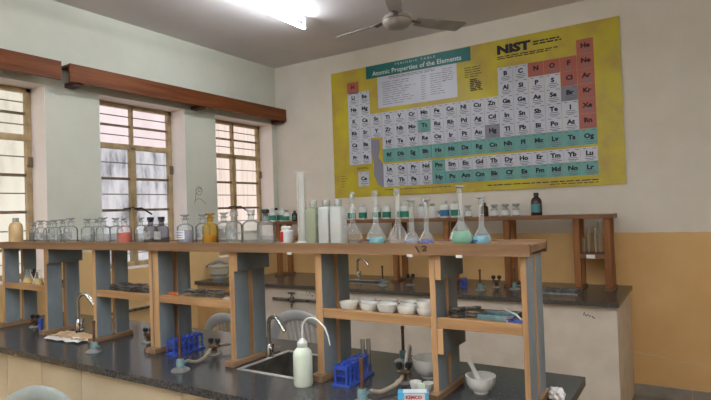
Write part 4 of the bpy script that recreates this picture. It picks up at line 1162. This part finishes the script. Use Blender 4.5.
# brown packing paper over the covered sink
def crumpled(name, x0, x1, y0, y1, nx, ny, amp, mat, seed, parent, lift=0.003, ragged=0.012):
    random.seed(seed); m = MB(); vs = []
    for j in range(ny + 1):
        for i in range(nx + 1):
            e = ragged if i in (0, nx) or j in (0, ny) else 0.006
            vs.append((x0 + (x1 - x0) * i / nx + random.uniform(-e, e), y0 + (y1 - y0) * j / ny + random.uniform(-e, e), lift + random.uniform(0, amp)))
    n = len(vs)
    vs += [(x, y, z - 0.0012) for x, y, z in vs]
    fs = []; w = nx + 1
    for j in range(ny):
        for i in range(nx):
            a = j * w + i; q = (a, a + 1, a + w + 1, a + w)
            fs.append(q); fs.append(tuple(n + t for t in reversed(q)))
    rim = [i for i in range(w)] + [j * w + nx for j in range(1, ny + 1)] + [ny * w + i for i in range(nx - 1, -1, -1)] + [j * w for j in range(ny - 1, 0, -1)]
    for a, b in zip(rim, rim[1:] + rim[:1]): fs.append((a, n + a, n + b, b))
    m.add(vs, fs)
    return m.build(name, mat, parent)
o = thing('packing_paper', (-3.03, 1.80, BT), 'torn brown and white packing paper lying on the worktop by the tap', 'paper')
crumpled('brown_sheet', -0.19, 0.13, -0.075, 0.03, 8, 5, 0.016, 'card', 4, o)
crumpled('white_sheet', -0.16, 0.17, -0.115, -0.02, 7, 3, 0.012, 'paper', 9, o, 0.002)
o = thing('blue_cylinder', (-3.472, 1.815, BT), 'small bright blue plastic cylinder on the worktop by the first gas tap', 'cylinder')
m = MB(); m.lathe([(0.012, 0), (0.012, 0.056), (0.015, 0.058), (0.015, 0.068), (0.010, 0.070)], n=16); m.build('body', 'blue_plastic', o, smooth=True)
o = thing('crumpled_tissue', (-0.436, 1.935, BT), 'crumpled white tissue on the worktop at the foot of the end post', 'tissue')
random.seed(8)
bm = bmesh.new(); bmesh.ops.create_icosphere(bm, subdivisions=3, radius=0.024)
for v in bm.verts:
    k = 1 + 0.28 * math.sin(v.co.x * 260 + v.co.y * 190) * math.cos(v.co.z * 230) + random.uniform(-0.10, 0.10)
    v.co = Vector((v.co.x * k * 1.1, v.co.y * k, max(-0.02, v.co.z * k) + 0.021))
me = bpy.data.meshes.new('wad'); bm.to_mesh(me); bm.free(); me.materials.append(M['paper'])
q = bpy.data.objects.new('wad', me); COL.objects.link(q); q.parent = o

# ---------------------------------------------------------------- things on the far bench
GFB = 'bunsen burners on the far bench'
bu(-3.10, 4.24, FZ, 'bunsen burner on the far bench beside the rack post with the dishes', GFB, 0.2, 0.85)
bu(-2.45, 4.31, FZ, 'bunsen burner on the far bench in front of its sink', GFB, 0.2, 1.15)
bu(-1.54, 4.32, FZ, 'bunsen burner on the far bench left of a twin gas tap', GFB, 0.4, 1.1)
bu(-1.30, 4.47, FZ, 'bunsen burner on the far bench just right of a rack post', GFB, 0.4, 1.1)
gt(-2.235, 4.44, FZ, 'twin-knob gas tap on the far bench right of its sink', 'twin gas taps on the far bench', 0.3, 1.3)
gt(-1.475, 4.54, FZ, 'twin-knob gas tap on the far bench between two burners', 'twin gas taps on the far bench', 0.3, 1.3)
o = thing('iron_stand', (-1.19, 4.54, FZ), 'looped dark iron stand on the far bench beside the end post', 'stand')
m = MB(); m.tube([(-0.03, 0, 0.004), (-0.03, 0, 0.19)] + [(-0.03 * math.cos(PI * k / 8), 0, 0.20 + 0.03 * math.sin(PI * k / 8)) for k in range(9)] + [(0.03, 0, 0.19), (0.03, 0, 0.004)], 0.008, 8)
m.build('loop', 'iron', o, smooth=True)
m = MB(); m.lathe([(0.05, 0), (0.05, 0.006), (0.04, 0.009)], n=18); m.build('base', 'iron', o, smooth=True)
o = thing('metal_tray', (-0.99, 4.42, FZ), 'long metal tray heaped with tongs on the far bench', 'tray')
m = MB(); m.box(-0.20, 0.20, -0.10, 0.10, 0, 0.003)
for a, b, c, d in ((-0.20, 0.20, -0.10, -0.097), (-0.20, 0.20, 0.097, 0.10), (-0.20, -0.197, -0.097, 0.097), (0.197, 0.20, -0.097, 0.097)): m.box(a, b, c, d, 0.003, 0.014)
m.build('pan', 'greymetal', o)
random.seed(33)
for k in range(13):
    lay, q = divmod(k, 6)
    inst('tongs', tongs, (-0.99 + (-0.095, 0.095)[q % 2] * 0.98, 4.42 + (-0.055, 0.0, 0.055)[q // 2], FZ + 0.0045 + 0.0135 * lay), 'dark iron tongs in the tray on the far bench', 'tongs', 'iron tongs in the far bench tray', rz=random.uniform(-0.06, 0.06) + (PI if k % 3 else 0), scale=(0.9, 0.9, 1))

o = thing('glass_desiccator', (-4.055, 3.86, 0.9355), 'thick glass desiccator bowl with lid on the side cabinet by the window', 'desiccator')
m = MB(); m.lathe([(0.075, 0), (0.078, 0.012), (0.070, 0.035), (0.105, 0.055), (0.112, 0.075), (0.114, 0.118), (0.128, 0.124)], n=28, close=False); m.build('bowl', 'glass_dusty', o, smooth=True)
m = MB(); m.lathe([(0.128, 0.126), (0.128, 0.134), (0.11, 0.150), (0.075, 0.176), (0.035, 0.192), (0.014, 0.197), (0.016, 0.215), (0.010, 0.224)], n=28); m.build('lid', 'glass', o, smooth=True)
m = MB(); m.lathe([(0.066, 0.004), (0.070, 0.012), (0.062, 0.034)], n=24); m.build('contents', 'liq_cloudy', o, smooth=True)
inst('smallcup', crucible, (-3.80, 3.94, 0.9355), 'small white cup right behind the desiccator on the side cabinet', 'cup', scale=1.4)

# ---------------------------------------------------------------- chairs
def plastic_chair(mat):
    """one-piece plastic chair: arched back frame, slotted splat, seat, four legs; back towards +y"""
    def mk():
        o = thing('plastic_chair')
        m = MB()
        # seat with a slight dish
        nx = ny = 8; vs = []; fs = []
        for j in range(ny + 1):
            for i in range(nx + 1):
                u, v = i / nx * 2 - 1, j / ny * 2 - 1
                w = 0.235 - 0.02 * (v + 1) / 2
                cr = 1 - 0.10 * (abs(u) ** 4) * (abs(v) ** 4)
                vs.append((u * w * cr, v * 0.215 * cr, 0.43 - 0.014 * (1 - u * u) * (1 - v * v) - (0.015 if v < -0.95 else 0)))
        n = len(vs); w_ = nx + 1
        vs += [(x, y, z - 0.012) for x, y, z in vs]
        for j in range(ny):
            for i in range(nx):
                a = j * w_ + i; q = (a, a + 1, a + w_ + 1, a + w_); fs.append(q); fs.append(tuple(n + t for t in reversed(q)))
        rim = list(range(w_)) + [j * w_ + nx for j in range(1, ny + 1)] + [ny * w_ + i for i in range(nx - 1, -1, -1)] + [j * w_ for j in range(ny - 1, 0, -1)]
        for a, b in zip(rim, rim[1:] + rim[:1]): fs.append((a, n + a, n + b, b))
        m.add(vs, fs); m.build('seat', mat, o, smooth=True)
        def lean(z): return 0.205 + 0.10 * (z - 0.43) / 0.45
        m = MB(); pts = [(-0.215, lean(0.43), 0.425), (-0.232, lean(0.60), 0.60)]
        for k in range(0, 17):
            t = PI - PI * k / 16
            pts.append((0.235 * math.cos(t), lean(0.66 + 0.22 * math.sin(t)), 0.66 + 0.20 * math.sin(t)))
        pts += [(0.232, lean(0.60), 0.60), (0.215, lean(0.43), 0.425)]
        m.tube(pts, 0.036, 12, flat=(1.0, 0.38))
        bk = m.build('back_frame', mat, o, smooth=True)
        m = MB()
        for k in range(7):
            x = -0.105 + 0.035 * k
            zt = 0.66 + 0.20 * math.sqrt(max(0.05, 1 - (x / 0.235) ** 2)) - 0.02
            m.tube([(x * 0.85, lean(0.44) - 0.004, 0.44), (x, lean(0.65) + 0.004, 0.65), (x * 1.05, lean(zt), zt)], 0.011, 8, flat=(1, 0.45))
        m.tube([(-0.10, lean(0.47), 0.47), (0.10, lean(0.47), 0.47)], 0.014, 8, flat=(1.2, 0.5))
        m.build('splat', mat, o, smooth=True)
        for sx in (-1, 1):
            for sy in (-1, 1):
                m = MB(); m.tube([(sx * 0.20, sy * 0.185, 0.422), (sx * 0.235, sy * 0.225, 0.2), (sx * 0.25, sy * 0.245, 0.003)], [0.032, 0.026, 0.02], 8, flat=(1, 0.6)); m.build('leg', mat, o, smooth=True)
        return o
    return mk
GCH = 'plastic chairs around the nearer bench'
inst('chairw', plastic_chair('lilac_plastic'), (-2.26, 3.14, 0), 'pale grey plastic chair behind the wash bottle, slotted back visible', 'chair', GCH, rz=PI + 0.0, scale=(1.05, 1.0, 1.04))
inst('chairw', None, (-2.80, 3.02, 0), 'pale grey plastic chair mostly hidden behind the rack posts left of the sink', 'chair', GCH, rz=PI)
inst('chairg', plastic_chair('grey_plastic'), (-2.44, 1.00, 0), 'grey plastic chair in front of the nearer bench, only its back top showing', 'chair', GCH, rz=0.15, scale=(1.15, 1.0, 0.94))

# ---------------------------------------------------------------- camera and light
cam = bpy.data.cameras.new('camera'); co = bpy.data.objects.new('camera', cam); COL.objects.link(co)
yaw, pit, rol = -0.561502, 0.0192983, -0.034048
cy_, sy_ = math.cos(yaw), math.sin(yaw)
Fv = Vector((sy_ * math.cos(pit), cy_ * math.cos(pit), math.sin(pit))); Rv = Vector((cy_, -sy_, 0)); Uv = Rv.cross(Fv)
R2 = Rv * math.cos(rol) + Uv * math.sin(rol); U2 = -Rv * math.sin(rol) + Uv * math.cos(rol)
co.matrix_world = Matrix(((R2.x, U2.x, -Fv.x, 0), (R2.y, U2.y, -Fv.y, 0), (R2.z, U2.z, -Fv.z, 1.57), (0, 0, 0, 1)))
cam.sensor_width = 36.0; cam.lens = 545.11 * 36.0 / 711.0; cam.clip_start = 0.05
SC.camera = co
w = bpy.data.worlds.new('world'); SC.world = w; w.use_nodes = True
w.node_tree.nodes['Background'].inputs['Color'].default_value = (0.7, 0.8, 1.0, 1)
w.node_tree.nodes['Background'].inputs['Strength'].default_value = 0.3
SC.view_settings.view_transform = 'Standard'; SC.view_settings.look = 'None'; SC.view_settings.gamma = 1.0
SC.view_settings.exposure = 1.14
try: SC.view_settings.use_curve_mapping = False
except Exception: pass
